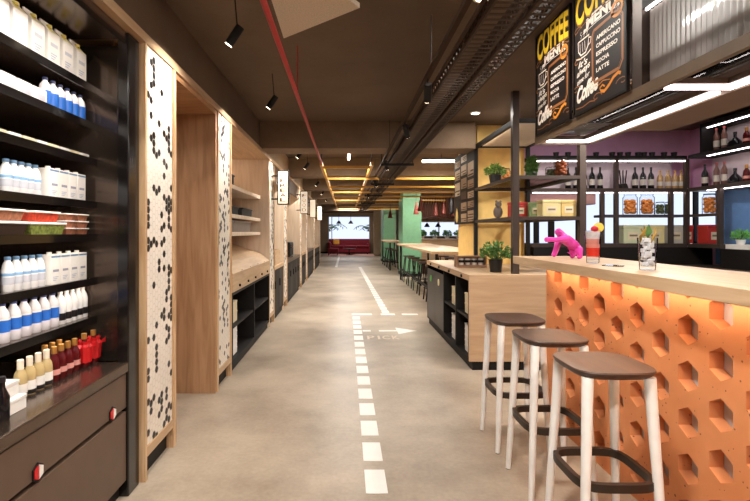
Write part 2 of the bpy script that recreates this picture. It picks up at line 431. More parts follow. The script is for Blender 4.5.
# goods: one of each kind, then copies
def bottle(name, prof, bodym, label, cat, lab=None, cap=None, seg=16, band=None):
    t = thing(name, (0,0,0), label, cat)
    MB().lathe(prof, seg=seg).build('body', bodym, t, smooth=True)
    if lab: shell(lab[0], lab[1], lab[2], seg=seg).build('label_band', lab[3], t, smooth=True)
    if band: shell(band[0], band[1], band[2], seg=seg).build('printed_band', band[3], t, smooth=True)
    if cap: MB().lathe([(cap[0], cap[1]), (cap[0], cap[2]-0.002), (cap[0]-0.002, cap[2])], seg=12).build('cap', cap[3], t, smooth=True)
    return Kind(t)
water = bottle('water_bottle', [(0.026,0),(0.029,0.004),(0.029,0.05),(0.0275,0.053),(0.029,0.06),(0.029,0.105),(0.024,0.125),(0.012,0.146),(0.011,0.153)], CLEAR, '', 'bottle', (0.0297,0.045,0.098,BLUE), (0.0125,0.152,0.168,NAVY), band=(0.0299,0.094,0.101,WHITE))
sport = bottle('drink_bottle', [(0.022,0),(0.0245,0.004),(0.0245,0.105),(0.02,0.125),(0.010,0.145),(0.009,0.15)], MILK, '', 'bottle', (0.0251,0.02,0.055,BLACKL), (0.0105,0.148,0.166,WHITE))
milkb = bottle('milk_bottle', [(0.021,0),(0.0235,0.004),(0.0235,0.09),(0.018,0.115),(0.011,0.128),(0.011,0.134)], MILK, '', 'bottle', (0.0241,0.03,0.06,mat('pale_grey_label', (196,198,206), 0.5)), (0.0125,0.132,0.146,mat('steel_blue_cap', (96,130,164), 0.4)), band=(0.0243,0.066,0.078,mat('sky_blue_print', (130,176,214), 0.5)))
blueb = bottle('blue_label_bottle', [(0.023,0),(0.026,0.004),(0.026,0.095),(0.022,0.115),(0.010,0.132),(0.0095,0.138)], CLEAR, '', 'bottle', (0.0266,0.018,0.085,BLUE), (0.0115,0.136,0.150,NAVY))
wine = bottle('wine_bottle', [(0.022,0),(0.025,0.004),(0.025,0.085),(0.021,0.103),(0.011,0.12),(0.0105,0.145)], CREAMW, '', 'bottle', (0.0256,0.022,0.06,WHITE), (0.0125,0.118,0.158,mat('cream_capsule', (236,222,200), 0.4)), band=(0.0258,0.004,0.021,BLACKL))
redb = bottle('red_wine_bottle', [(0.022,0),(0.025,0.004),(0.025,0.085),(0.021,0.103),(0.011,0.12),(0.0105,0.145)], REDW, '', 'bottle', (0.0256,0.03,0.055,mat('pink_label', (214,150,140), 0.5)), (0.0125,0.125,0.158,mat('gold_capsule', (184,132,66), 0.35, 0.5)))
t = thing('wrapped_bottle', (0,0,0), '', 'bottle')
MB().lathe([(0.024,0),(0.027,0.004),(0.027,0.09),(0.012,0.12),(0.011,0.16)], seg=14).build('body', REDW, t, smooth=True)
wr = MB()
prof = [(0.029,0.02),(0.031,0.06),(0.036,0.098),(0.024,0.112),(0.03,0.13)]; vs = []
for r_, z_ in prof:
    for k in range(16): vs.append(((r_+0.006*(k % 2))*math.cos(k*math.pi/8), (r_+0.006*(k % 2))*math.sin(k*math.pi/8), z_+0.006*(k % 2)))
wr.add(vs, [(i*16+k, i*16+(k+1) % 16, (i+1)*16+(k+1) % 16, (i+1)*16+k) for i in range(4) for k in range(16)])
for sx in (-1, 1): wr.add([(0.03,0,0.105),(0.045,sx*0.04,0.125),(0.042,sx*0.045,0.095),(0.036,sx*0.01,0.10)], [(0,1,2,3)])
wr.build('red_wrap', REDL, t)
MB().lathe([(0.0125,0.14),(0.0125,0.168)], seg=12).build('cap', mat('gold_capsule', (184,132,66)), t, smooth=True)
wrapb = Kind(t)
def carton(name, w_, d_, h_, gable, m, lm, cat='carton'):
    t = thing(name, (0,0,0), '', cat)
    b = MB()
    if gable:
        b.box(-d_/2, d_/2, -w_/2, w_/2, 0, h_*0.74)
        b.prism([(-d_/2,h_*0.74),(d_/2,h_*0.74),(0.004,h_*0.93),(0.004,h_),(-0.004,h_),(-0.004,h_*0.93)], 'y', -w_/2, w_/2)
    else: b.box(-d_/2, d_/2, -w_/2, w_/2, 0, h_)
    b.build('body', m, t, bevel=0.002)
    MB().box(d_/2, d_/2+0.0008, -w_*0.3, w_*0.3, h_*0.42, h_*0.50).build('printed_panel', lm, t)
    pq = MB()
    for k_ in range(3): pq.box(d_/2, d_/2+0.0008, -w_*0.3, w_*(0.25-0.12*k_), h_*(0.24-0.055*k_), h_*(0.262-0.055*k_))
    pq.build('printed_lettering', mat('pale_print', (176,186,204), 0.5), t)
    if gable:
        yc = MB(); yc.add([(d_/2+0.001,-w_*0.45,h_*0.745),(d_/2+0.001,w_*0.45,h_*0.745),(d_/2*0.35,w_*0.2,h_*0.875),(d_/2*0.35,-w_*0.2,h_*0.875)], [(0,1,2,3)])
        yc.build('spout_panel', mat('yellow_print', (236,222,120), 0.5), t)
        MB().lathe([(0.012,0),(0.012,0.014)], (0.016,0,h_*0.86), 12).build('cap', mat('yellow_print', (236,222,120)), t)
    else:
        MB().box(d_/2, d_/2+0.0008, -w_*0.48, w_*0.48, h_*0.90, h_*0.96).build('top_band', mat('steel_blue_cap', (96,130,164)), t)
        MB().lathe([(0.011,0),(0.011,0.012)], (0,0,h_-0.0005), 12).build('cap', WHITE, t)
    return Kind(t)
gable = carton('gable_carton', 0.086, 0.08, 0.205, True, WHITE, mat('pale_grey_label', (196,198,206)))
juice = carton('milk_carton', 0.072, 0.066, 0.142, False, WHITE, mat('grey_print', (150,150,165), 0.5))
GX = -1.42
def row(kind, ys, x, z, what, where, group, near=True):
    n_ = len(ys)
    for i, y in enumerate(sorted(ys, reverse=True)):        # counted from the mosaic pillar end
        kind.put((x, y, z), '%s, %s from the pillar %s' % (what, ORD[i], where), group, rz=0)
row(water, [1.70,1.765,1.83,1.898,1.963,2.028,2.093,2.158,2.223], GX, SH['A'], 'water bottle with blue label', 'above the wine', 'blue label water bottles above the wine')
row(sport, [2.285,2.335,2.385,2.435,2.48], GX, SH['A'], 'white bottle with black label', 'above the red bottles', 'white bottles with black labels')
row(milkb, [1.74,1.79,1.84,1.93,1.98,2.03,2.08,2.13], GX, SH['B'], 'small white milk bottle with blue cap', 'above the water bottles', 'milk bottles on the third shelf up')
row(juice, [2.2,2.275,2.35,2.425], GX, SH['B'], 'white drink carton with grey print', 'above the black label bottles', 'white cartons on the middle shelf')
row(milkb, [1.74,1.79,1.84,1.92,1.965,2.01,2.055,2.1], GX, SH['D'], 'small white milk bottle with blue cap', 'above the food trays', 'milk bottles above the food trays')
row(juice, [2.19,2.265,2.34,2.415], GX, SH['D'], 'white drink carton with grey print', 'above the food tubs', 'white cartons above the food tubs')
row(blueb, [2.17,2.227,2.284,2.341,2.398,2.455], GX, SH['F'], 'clear bottle with tall blue label', 'under the top cartons', 'blue bottles on the high shelf')
row(gable, [1.72,1.83,1.94,2.05,2.16,2.27,2.385], GX+0.01, SH['G'], 'white gable top carton with yellow spout', 'on the top shelf', 'gable cartons on the top shelf')
row(wine, [1.9,1.955,2.01,2.065], -1.345, 0.715, 'pale wine bottle with white label', 'on the deck', 'pale wine bottles on the fridge deck')
row(redb, [2.12,2.172,2.225,2.28], -1.345, 0.715, 'dark red wine bottle in front row', 'on the deck', 'red wine bottles on the fridge deck')
row(redb, [2.147,2.2,2.253], -1.405, 0.715, 'dark red wine bottle in the back row', 'on the deck', 'red wine bottles on the fridge deck')
row(wrapb, [2.345,2.43], -1.335, 0.715, 'red bottle in crinkled red wrap', 'on the deck', 'red wrapped bottles')
darkw = bottle('dark_bottle', [(0.022,0),(0.025,0.004),(0.025,0.085),(0.011,0.12),(0.0105,0.15)], DARKB, 'black bottle beside the white gift boxes on the fridge deck', 'bottle', None, (0.0125,0.14,0.16,BLACKL))
darkw.put((-1.25,1.67,0.715), 'black bottle beside the white gift boxes on the fridge deck')
for i, (z, dx) in enumerate(((0.715,0),(0.77,-0.03))):
    t = thing('gift_box', (-1.3+dx,1.755,z), ('lower' if i == 0 else 'upper')+' of two stacked white gift boxes on the fridge deck', 'box', 'white gift boxes')
    MB().box(-1.34+dx, -1.25+dx, 1.71, 1.80, z, z+0.04).build('body', WHITE, t, bevel=0.002)
    MB().box(-1.342+dx, -1.248+dx, 1.708, 1.802, z+0.041, z+0.0545).build('lid', WHITE, t, bevel=0.002)
# slanted flat packs lying on shelf E
for i in range(9):
    yy = 2.42-i*0.085
    tag(MB().box(-0.055, 0.055, -0.036, 0.036, 0.0004, 0.022).build('flat_pack', [WHITE, CREAM][i % 2], None, bevel=0.004), 'flat %s sandwich pack, %s from the pillar on the shelf under the blue bottles' % (('white','cream')[i % 2], ORD[i]), 'packet', 'flat packs on the shelf above the milk')
    o = [x for x in bpy.data.objects if x.name.startswith('flat_pack')][-1]; o.location = (-1.425, yy, SH['E'])
# white packs on shelf F
for i in range(5):
    yy = 2.09-i*0.098
    t = thing('snack_pack', (-1.42,yy,SH['F']), 'flat white pack, %s from the blue bottles on the high shelf' % ORD[i], 'packet', 'white packs on the high shelf')
    p = MB().box(-1.46, -1.385, yy-0.047, yy+0.047, SH['F'], SH['F']+0.075); p.build('body', WHITE, t, bevel=0.01)
    MB().box(-1.385, -1.3842, yy-0.03, yy+0.03, SH['F']+0.02, SH['F']+0.045).build('printed_panel', mat('pale_grey_label', (196,198,206)), t)
# food trays and tubs on shelf C
def tub(name, cx, cy, z, w_, d_, h_, lidm, fillm, label, group):
    t = thing(name, (cx,cy,z), label, 'food tub', group)
    v = []; 
    for zz, k in ((0,0.86),(h_*0.8,1.0)):
        v += [(cx-d_/2*k,cy-w_/2*k,z+zz),(cx+d_/2*k,cy-w_/2*k,z+zz),(cx+d_/2*k,cy+w_/2*k,z+zz),(cx-d_/2*k,cy+w_/2*k,z+zz)]
    MB().add(v, [(0,3,2,1),(4,5,6,7),(0,1,5,4),(1,2,6,5),(2,3,7,6),(3,0,4,7)]).build('tray', fillm, t)
    MB().box(cx-d_/2-0.006, cx+d_/2+0.006, cy-w_/2-0.006, cy+w_/2+0.006, z+h_*0.8+0.0003, z+h_-0.0005).build('lid', lidm, t, bevel=0.003)
    return t
FOOD = [mat('salad_mix', (120,130,60), 0.5, var=0.7, scale=60), mat('tomato_mix', (190,64,40), 0.5, var=0.5, scale=50), mat('meat_mix', (150,96,70), 0.5, var=0.5, scale=50), mat('dark_tray', (50,36,28), 0.4)]
names = ('lowest','middle','top')
for i in range(3):
    tub('food_tub', -1.42, 2.42, SH['C']+0.0003+i*0.036, 0.085, 0.075, 0.036, WHITE, FOOD[2], '%s food tub in the stack of three nearest the pillar' % names[i], 'small food tubs')
for i in range(3):
    tub('food_tub', -1.42, 2.315, SH['C']+0.0003+i*0.036, 0.085, 0.075, 0.036, WHITE, FOOD[2], '%s food tub in the stack of three beside the wide trays' % names[i], 'small food tubs')
tub('food_tray', -1.42, 2.12, SH['C']+0.0003, 0.25, 0.1, 0.06, WHITE, FOOD[0], 'wide salad tray with white lid under the tomato tray', 'food tub', )
tub('food_tray', -1.42, 2.12, SH['C']+0.0606, 0.17, 0.09, 0.05, WHITE, FOOD[1], 'tomato tray with white lid stacked on the wide salad tray', None)
tub('food_tray', -1.42, 1.86, SH['C']+0.0003, 0.24, 0.1, 0.06, WHITE, FOOD[3], 'dark wide tray with white lid farthest from the pillar', None)
tub('food_tray', -1.42, 1.88, SH['C']+0.0606, 0.17, 0.09, 0.05, WHITE, FOOD[2], 'meat tray with white lid on the dark wide tray', None)

# ------------------------------------------------------------------ left: mosaic pillars and bays
PX = -1.12
HEXM = [mat('white_hex_tile', (240,230,216), 0.35, var=0.03), mat('black_hex_tile', (30,26,24), 0.35), mat('hex_grout', (222,210,194), 0.7)]
def hex_panel(y0, y1, z0, z1, x, seed):
    rr = random.Random(seed); m = MB()
    m.box(x-0.02, x, y0, y1, z0, z1, 2)
    p = 0.044; r_ = p/2/math.cos(math.pi/6)*0.93
    rows = int((z1-z0)/(p))+1; cols = int((y1-y0)/(p*0.866))+1
    black = set()
    for i in range(int(rows*cols*0.17)):
        c, r = rr.randrange(cols), rr.randrange(rows); black.add((c, r))
        if rr.random() < 0.38: black.add((c, r+1)) if rr.random() < 0.6 else black.add((c+1, r))
    for c in range(cols+1):
        cy = y0+c*p*0.866
        for r in range(-1, rows+1):
            cz = z0+r*p+(p/2 if c % 2 else 0)
            rk = r_*(0.96 if (c, r) in black else 1.0)
            hx = [(min(max(cy+rk*math.cos(k*math.pi/3), y0), y1), min(max(cz+rk*math.sin(k*math.pi/3), z0), z1)) for k in range(6)]
            ar = abs(sum(hx[k][0]*hx[(k+1) % 6][1]-hx[(k+1) % 6][0]*hx[k][1] for k in range(6)))/2
            if ar < 1e-5: continue
            q = []
            for h_ in hx:
                if not q or (abs(h_[0]-q[-1][0])+abs(h_[1]-q[-1][1])) > 1e-5: q.append(h_)
            if (abs(q[0][0]-q[-1][0])+abs(q[0][1]-q[-1][1])) < 1e-5: q.pop()
            if len(q) < 3: continue
            m.add([(x+0.002, a, b_) for a, b_ in q], [tuple(range(len(q)))], 1 if (c, r) in black else 0)
    return m
def pillar(y0, y1, label, seed, depth=0.8):
    t = thing('mosaic_pillar', (PX-0.1, (y0+y1)/2, 0), label, 'pillar', 'black and white mosaic pillars')
    e = 0.055; n_ = 0.022
    MB().box(PX-0.18, PX, y0, y0+n_, 0, 2.46).build('frame_board', OAK, t)
    MB().box(PX-0.18, PX, y1-e*0.8, y1, 0, 2.46).build('frame_board', OAK, t)
    MB().box(PX-0.18, PX-0.002, y0+n_, y1-e*0.8, 0.13, 0.185).build('bottom_rail', OAKH, t)
    MB().box(PX-0.1, PX-0.045, y0+n_, y1-e*0.8, 0, 0.13).build('plinth', BLACK, t)
    hex_panel(y0+n_, y1-e*0.8, 0.185, 2.46, PX-0.012, seed).build('mosaic_panel', HEXM, t)
PIL = [(2.57,3.03,'nearest mosaic pillar, beside the display fridge'),(4.03,4.51,'second mosaic pillar, between the tall niche and the wooden produce display'),
       (6.76,7.22,'third mosaic pillar, carrying the nearest lit sign'),(8.3,8.8,'fourth mosaic pillar, before the bay with the black coffee machine'),
       (11.2,11.7,'fifth mosaic pillar, beyond the bay with the black coffee machine'),(12.9,13.4,'sixth mosaic pillar, carrying the third lit sign'),
       (16.0,16.5,'seventh mosaic pillar, second from the far end'),(19.6,20.1,'eighth mosaic pillar, at the far end of the row')]
for i, (a, b_, l) in enumerate(PIL): pillar(a, b_, l, 11+i)
tag(MB().box(-1.9, PX+0.003, 0.75, 20.2, 2.4605, 2.513).build('header_board', OAKH), 'long thin oak header board running above all the left bays', 'header board')
# tall niche (bay 1)
t = thing('wood_niche', (-1.5, 3.53, 0), 'tall empty wood lined niche between the first two pillars', 'niche')
MB().box(-1.95, PX-0.012, 3.99, 4.0295, 0, 2.455).build('side_panel', NICHE, t)
MB().box(-1.95, PX-0.012, 3.0305, 3.07, 0, 2.455).build('side_panel', NICHE, t)
MB().box(-1.99, -1.95, 3.03, 4.03, 0, 2.455).build('back_panel', NICHE, t)
MB().box(-1.95, PX-0.012, 3.07, 3.99, 2.42, 2.455).build('top_panel', wood('walnut_across', (184,138,96), (156,112,76), (1.2,14,14)), t)
# bay 2: produce display over black shelves
BY0, BY1 = 4.512, 6.758
t = thing('wood_bay', (-1.6, 5.6, 0), 'pale wood lined wall bay with three shelves beside the second pillar', 'wall bay')
MB().box(-1.9, -1.86, BY0, BY1, 0, 2.46).build('back_panel', PALE, t)
MB().box(-1.86, PX-0.005, BY1-0.035, BY1, 0.0, 2.46).build('side_panel', PALE, t)
MB().box(-1.86, PX-0.005, BY0, BY0+0.02, 0.0, 2.46).build('side_panel', NICHE, t)
MB().box(-1.32, -1.30, BY0+0.0205, BY0+0.028, 1.30, 2.40).build('led_strip', BAYFILL, t)  # added strip, hidden by the pillar, brightens the far side panel
MB().box(-1.8595, -1.85, BY0+0.1, BY1-0.1, 2.40, 2.42).build('led_strip', BAYFILL, t)  # added strip at the back, out of view, brightens the bay
for z in (1.40, 1.60, 1.925):
    MB().box(-1.86, -1.25, BY0+0.02, BY1-0.035, z-0.045, z).build('shelf', PALE, t, bevel=0.003)
dk = mat('dark_crate', (28,23,21), 0.6); gk = mat('grey_crate', (128,114,102), 0.7)
for (y, z, m_, w_, h_, l) in ((5.0,1.925,dk,0.5,0.12,'black crate on the top shelf of the pale wood bay'),(5.15,1.60,dk,0.6,0.09,'black crate, nearer of two on the middle bay shelf'),(5.95,1.60,dk,0.6,0.1,'black crate, farther of two on the middle bay shelf'),(5.7,1.40,gk,0.9,0.13,'long grey crate on the lowest bay shelf'),(5.0,1.40,gk,0.45,0.13,'short grey crate on the lowest bay shelf')):
    c = thing('storage_crate', (-1.42,y,z), l, 'crate', 'crates on the bay shelves')
    q = MB(); x0, x1, y0, y1 = -1.56, -1.28, y-w_/2, y+w_/2
    q.box(x0, x1, y0, y1, z, z+0.012)
    q.box(x0, x0+0.01, y0, y1, z+0.012, z+h_); q.box(x1-0.01, x1, y0, y1, z+0.012, z+h_); q.box(x0+0.01, x1-0.01, y0, y0+0.01, z+0.012, z+h_); q.box(x0+0.01, x1-0.01, y1-0.01, y1, z+0.012, z+h_)
    q.build('body', m_, c); MB().box(x1, x1+0.012, y0, y1, z+h_-0.02, z+h_).build('rim', m_, c)
DARKD = mat('dark_door', (40,31,26), 0.65)
def black_base(y0, y1, zt, label, shelves=True):
    t = thing('black_shelf_unit', (-1.5,(y0+y1)/2,0), label, 'shelf unit', 'black base units of the left bays')
    MB().box(-1.84, PX-0.03, y0, y1, 0, 0.09).build('plinth', BLACK, t)
    MB().box(-1.84, -1.80, y0, y1, 0.0905, zt-0.03).build('back_panel', BLACK, t)
    MB().box(-1.80, PX, y0, y1, 0.0905, 0.115).build('bottom_board', BLACK, t)
    MB().box(-1.84, PX, y0, y1, zt-0.03, zt-0.0005).build('top_board', BLACK, t)
    if shelves:
        n_ = max(1, round((y1-y0)/0.95)); w_ = (y1-y0)/n_
        for k in range(n_+1):
            yy = min(max(y0+k*w_, y0+0.015), y1-0.015)
            MB().box(-1.80, PX, yy-0.015, yy+0.015, 0.1155, zt-0.0305).build('divider', BLACK, t)
        for k in range(n_):
            MB().box(-1.80, PX-0.01, y0+k*w_+0.031, y0+(k+1)*w_-0.031, 0.43, 0.455).build('shelf', BLACK, t)
    else:
        n_ = max(2, round((y1-y0)/0.45)); w_ = (y1-y0)/n_
        for k in range(n_):
            d_ = MB().box(-1.79, PX-0.005, y0+k*w_+0.008, y0+(k+1)*w_-0.008, 0.1155, zt-0.0305).build('door', DARKD if k % 2 else BLACK, t)
            MB().box(PX-0.005, PX+0.012, y0+k*w_+0.03, y0+k*w_+0.042, 0.5, 0.62).build('handle', BLACK, d_)
black_base(BY0+0.021, BY1-0.036, 0.80, 'black shelf unit with stacked white boxes under the wooden produce display')
t = thing('produce_display', (-1.4,5.6,0.80), 'sloping oak produce display with tall front on the black shelf unit', 'display stand')
q = MB(); q.prism([(-1.84,0.8005),(PX+0.004,0.8005),(PX+0.004,0.985),(-1.25,1.09),(-1.70,1.25),(-1.84,1.25)], 'y', BY0+0.021, BY1-0.036); q.build('body', OAKH, t)
for k in range(5): MB().stick((PX+0.004,BY0+0.3+k*0.42,0.845), (PX+0.02,BY0+0.3+k*0.42,0.845), 0.014, 10).build('knob', BLACK, t)
for k in range(4): MB().box(PX-0.3, PX+0.006, BY0+0.45+k*0.45, BY0+0.462+k*0.45, 0.99, 1.0).build('divider', PALE, t)
bxp = thing('white_box', (0,0,0), '', 'box')
MB().box(-0.09, 0.09, -0.1, 0.1, 0, 0.05).build('body', WHITE, bxp, bevel=0.003)
MB().box(-0.093, 0.093, -0.103, 0.103, 0.046, 0.0585).build('lid', WHITE, bxp, bevel=0.003)
bxp2 = thing('cream_box', (0,0,0), '', 'box')
MB().box(-0.09, 0.09, -0.1, 0.1, 0, 0.10).build('body', CREAM, bxp2, bevel=0.003)
MB().box(-0.093, 0.093, -0.103, 0.103, 0.09, 0.1085).build('lid', CREAM, bxp2, bevel=0.003)
WBK, CBK = Kind(bxp), Kind(bxp2)
def stack(k, x, y, z, n_, h_, what, where, group):
    for i in range(n_):
        k.put((x, y, z+0.0003+i*(h_+0.0003)), '%s, %s from the bottom %s' % (what, ORD[i], where), group)
for y, wh in ((4.84,'in the stack under the produce display, near end'),(5.78,'in the stack under the produce display, far end')):
    stack(WBK, PX-0.14, y, 0.115, 5, 0.0585, 'white box', wh, 'white boxes in the left black shelves')
    stack(CBK, PX-0.14, y, 0.455, 2, 0.1085, 'cream box', wh, 'cream boxes in the left black shelves')
# far bays
PALEW = wood('bay_lining', (228,210,188), (212,192,168))
DARKD = mat('dark_door', (46,36,30), 0.4)
def far_bay(y0, y1, i, label, counter):
    t = thing('wall_bay', (-1.6,(y0+y1)/2,0.85), label, 'wall bay', 'far wall bays')
    MB().box(-1.9, -1.86, y0, y1, 0.0, 2.46).build('back_panel', PALEW, t)
    MB().box(-1.86, PX-0.01, y1-0.03, y1-0.001, 0.0, 2.46).build('side_panel', PALEW, t)
    MB().box(-1.86, PX+0.004, y0+0.001, y1-0.031, 0.8, 0.86).build('counter', counter, t)
    MB().box(-1.86, -1.5, y0+0.001, y1-0.031, 1.45, 1.49).build('shelf', PALEW, t)
    MB().box(PX-0.05, PX-0.02, y0+0.001, y1-0.031, 2.2, 2.46).build('valance', BROWNP, t)
    MB().box(-1.8595, -1.85, y0+0.05, y1-0.08, 2.40, 2.42).build('led_strip', BAYFILL, t)  # added strip, out of view, brightens the bay lining
FB = [(7.222,8.298,OAKH,'narrow wall bay with oak counter after the third pillar'),(8.802,11.198,BROWNP,'wide wall bay with dark counter holding the black coffee machine'),
      (11.702,12.898,OAKH,'narrow wall bay after the fifth pillar'),(13.402,15.998,BROWNP,'wide wall bay after the sixth pillar'),(16.502,19.598,OAKH,'last wide wall bay before the lounge')]
for i, (a, b_, cm, l) in enumerate(FB):
    far_bay(a, b_, i, l, cm)
    black_base(a+0.001, b_-0.032, 0.80, ['dark closed base unit under the narrow oak counter','dark closed base unit under the coffee machine counter','dark closed base unit after the fifth pillar','dark closed base unit after the sixth pillar','dark closed base unit of the last bay'][i], False)
t = thing('coffee_machine', (-1.32,10.2,0.86), 'black coffee machine on the dark counter of the left wall bay', 'coffee machine')
MB().box(-1.5, -1.2, 9.9, 10.5, 0.8605, 1.17).build('body', BLACK, t, bevel=0.02)
MB().box(-1.2, -1.192, 9.98, 10.42, 1.04, 1.13).build('panel', mat('dark_screen', (52,54,58), 0.2), t)
MB().box(-1.2, -1.15, 10.0, 10.4, 0.8605, 0.89).build('drip_tray', mat('steel', (150,150,150), 0.3, 0.9), t)
t = thing('wooden_crate', (-1.3,7.7,0.86), 'small oak crate on the counter behind the nearest lit sign', 'crate')
q = MB(); q.box(-1.5, -1.14, 7.4, 8.0, 0.8605, 0.875); q.box(-1.5, -1.48, 7.4, 8.0, 0.875, 1.1); q.box(-1.16, -1.14, 7.4, 8.0, 0.875, 1.1); q.box(-1.48, -1.16, 7.4, 7.42, 0.875, 1.1); q.box(-1.48, -1.16, 7.98, 8.0, 0.875, 1.1)
q.build('body', OAKH, t); MB().box(-1.47, -1.17, 7.43, 7.97, 0.876, 1.06).build('filling', FOOD[2], t)
# lit blade signs
def sign(y, txt, label):
    t = thing('blade_sign', (-0.95, y, 1.8), label, 'sign', 'lit vertical blade signs')
    x0, x1, z0, z1 = -1.035, -0.865, 1.815, 2.33
    f = MB(); e = 0.014
    f.box(x0, x0+e, y-0.05, y+0.05, z0, z1); f.box(x1-e, x1, y-0.05, y+0.05, z0, z1); f.box(x0+e, x1-e, y-0.05, y+0.05, z0, z0+e); f.box(x0+e, x1-e, y-0.05, y+0.05, z1-e, z1)
    f.build('frame', BLACK, t)
    MB().box(x0+e, x1-e, y-0.042, y+0.042, z0+e, z1-e).build('lit_panel', SIGNL, t)
    b = MB(); b.stick((PX-0.01,y,2.25), (x0,y,2.25), 0.012, 8); b.stick((PX-0.01,y,1.9), (x0,y,1.9), 0.012, 8); b.build('bracket', BLACK, t)
    if txt:
        l = MB(); n_ = len(txt); st = (z1-z0-0.08)/n_
        for k, ch in enumerate(txt):
            _, _, w_ = text2d(ch); put_text(l, ch, ((x0+x1)/2-0.045, y-0.0435, z1-0.045-(k+1)*st+st*0.14), (1,0,0), (0,0,1), width=0.09 if ch != 'I' else 0.03, height=st*0.72, bold=0.012)
        l.build('lettering', BLACKL, t)
sign(6.98, 'CEREAL', 'nearest lit vertical sign, black framed with stacked letters')
sign(10.5, 'FOOD', 'second lit vertical sign along the left bays')
sign(13.2, '', 'third lit vertical sign, without readable letters')
sign(16.6, '', 'farthest lit vertical sign, without readable letters')

# ------------------------------------------------------------------ the bar
BX = 1.52; CX0, CX1 = 1.35, 1.94; BZ = 1.206; BT = 0.06
bar = thing('bar_counter', (1.7, 2.0, 0), 'long bar counter with oak top and terracotta hexagon lattice front', 'bar counter')
MB().box(CX0, CX1, 0.55, 3.72, BZ-BT, BZ).build('worktop', OAKH, bar, bevel=0.003)
def lattice():
    p = 0.2067; cw = p*math.sqrt(3)/2
    Ro = p/2/math.cos(math.pi/6); Ri = 0.069; x0, x1 = BX, BX+0.062
    m = MB()
    y_first = 3.298
    for c in range(-1, 17):
        yc = y_first-cw*c
        for r in range(-1, 8):
            zc = 0.863+p*2-p*r-(0 if c % 2 == 0 else p/2)
            hole = c >= 0 and 0.1 < zc
            O = [(yc+Ro*math.cos(k*math.pi/3), zc+Ro*math.sin(k*math.pi/3)) for k in range(6)]
            if not hole:
                for x in (x0, x1): m.add([(x, *q) for q in O], [tuple(range(6))])
                continue
            I = [(yc+Ri*math.cos(math.pi/6+k*math.pi/3), zc+Ri*math.sin(math.pi/6+k*math.pi/3)) for k in range(6)]
            ov = [(x0, *q) for q in O]; iv = [(x0, *q) for q in I]; bv = [(x1, *q) for q in I]
            vs = ov+iv+bv; fs = []
            for k in range(6):
                k2 = (k+1) % 6
                fs.append((k, k2, 6+k)); fs.append((k2, 6+k2, 6+k)); fs.append((6+k, 6+k2, 12+k2, 12+k))
            m.add(vs, fs)
    o = m.build('lattice_front', TERRA, bar)
    bm = bmesh.new(); bm.from_mesh(o.data)
    off = Vector(bar.location)
    for co, no in (((0,0,0.0),(0,0,-1)),((0,0,BZ-BT-0.0005),(0,0,1)),((0,3.455,0),(0,1,0)),((0,0.6,0),(0,-1,0))):
        bmesh.ops.bisect_plane(bm, geom=bm.verts[:]+bm.edges[:]+bm.faces[:], plane_co=Vector(co)-off, plane_no=no, clear_outer=True)
    bm.to_mesh(o.data); bm.free()
    return o
lattice()
MB().box(BX+0.064, BX+0.09, 0.6, 3.45, 0, BZ-BT-0.0005).build('back_panel', mat('grey_panel', (206,204,206), 0.6), bar)
MB().box(BX, 1.9, 3.456, 3.49, 0, BZ-BT-0.0005).build('end_panel', TERRA, bar)
MB().box(BX+0.092, CX1-0.03, 0.6, 3.455, 0, BZ-BT-0.0005).build('carcass', BLACK, bar)
MB().box(CX0+0.085, CX0+0.11, 0.65, 3.45, BZ-BT-0.013, BZ-BT-0.0005).build('led_strip', LEDW, bar)

# stools
st = thing('bar_stool', (0,0,0), '', 'bar stool')
s_ = MB(); sq = 3.8
s_.lathe([(0.001,-0.034),(0.15,-0.034),(0.168,-0.02),(0.174,-0.006),(0.171,0.0),(0.155,0.0),(0.08,-0.006),(0.001,-0.008)], (0,0,0.83), 48, sq=sq)
s_.build('seat', SEATW, st, smooth=True)
for sx in (-1, 1):
    for sy in (-1, 1):
        a = Vector((sx*0.128, sy*0.128, 0.80)); b_ = Vector((sx*0.165, sy*0.17, 0.0)); l = MB()
        l.tube([a, a.lerp(b_, 0.3), a.lerp(b_, 0.7), b_+Vector((0,0,0.004))], [0.0235,0.021,0.018,0.0145], 14)
        lg = l.build('leg', LEGW, st, smooth=True)
        MB().lathe([(0.0125,0),(0.0135,0.004)], (b_.x,b_.y,0), 12).build('foot_pad', POT, lg)
pts = []
for k in range(48):
    t_ = 2*math.pi*k/48; c_, s2 = math.cos(t_), math.sin(t_); q = (abs(c_)**4.5+abs(s2)**4.5)**(-1/4.5); pts.append((0.158*q*c_, 0.158*q*s2, 0.36))
MB().tube(pts, 0, closed=True, w=0.022, h=0.034).build('footrest', mat('dark_bronze_ring', (58,46,38), 0.4, 0.3), st, smooth=True)
SK = Kind(st)
for y, l in ((2.026,'nearest white legged bar stool with dark wood seat'),(2.553,'middle white legged bar stool with dark wood seat'),(3.08,'farthest white legged bar stool, beside the oak pickup counter')):
    SK.put((1.125, y, 0), l, 'bar stools along the terracotta bar')

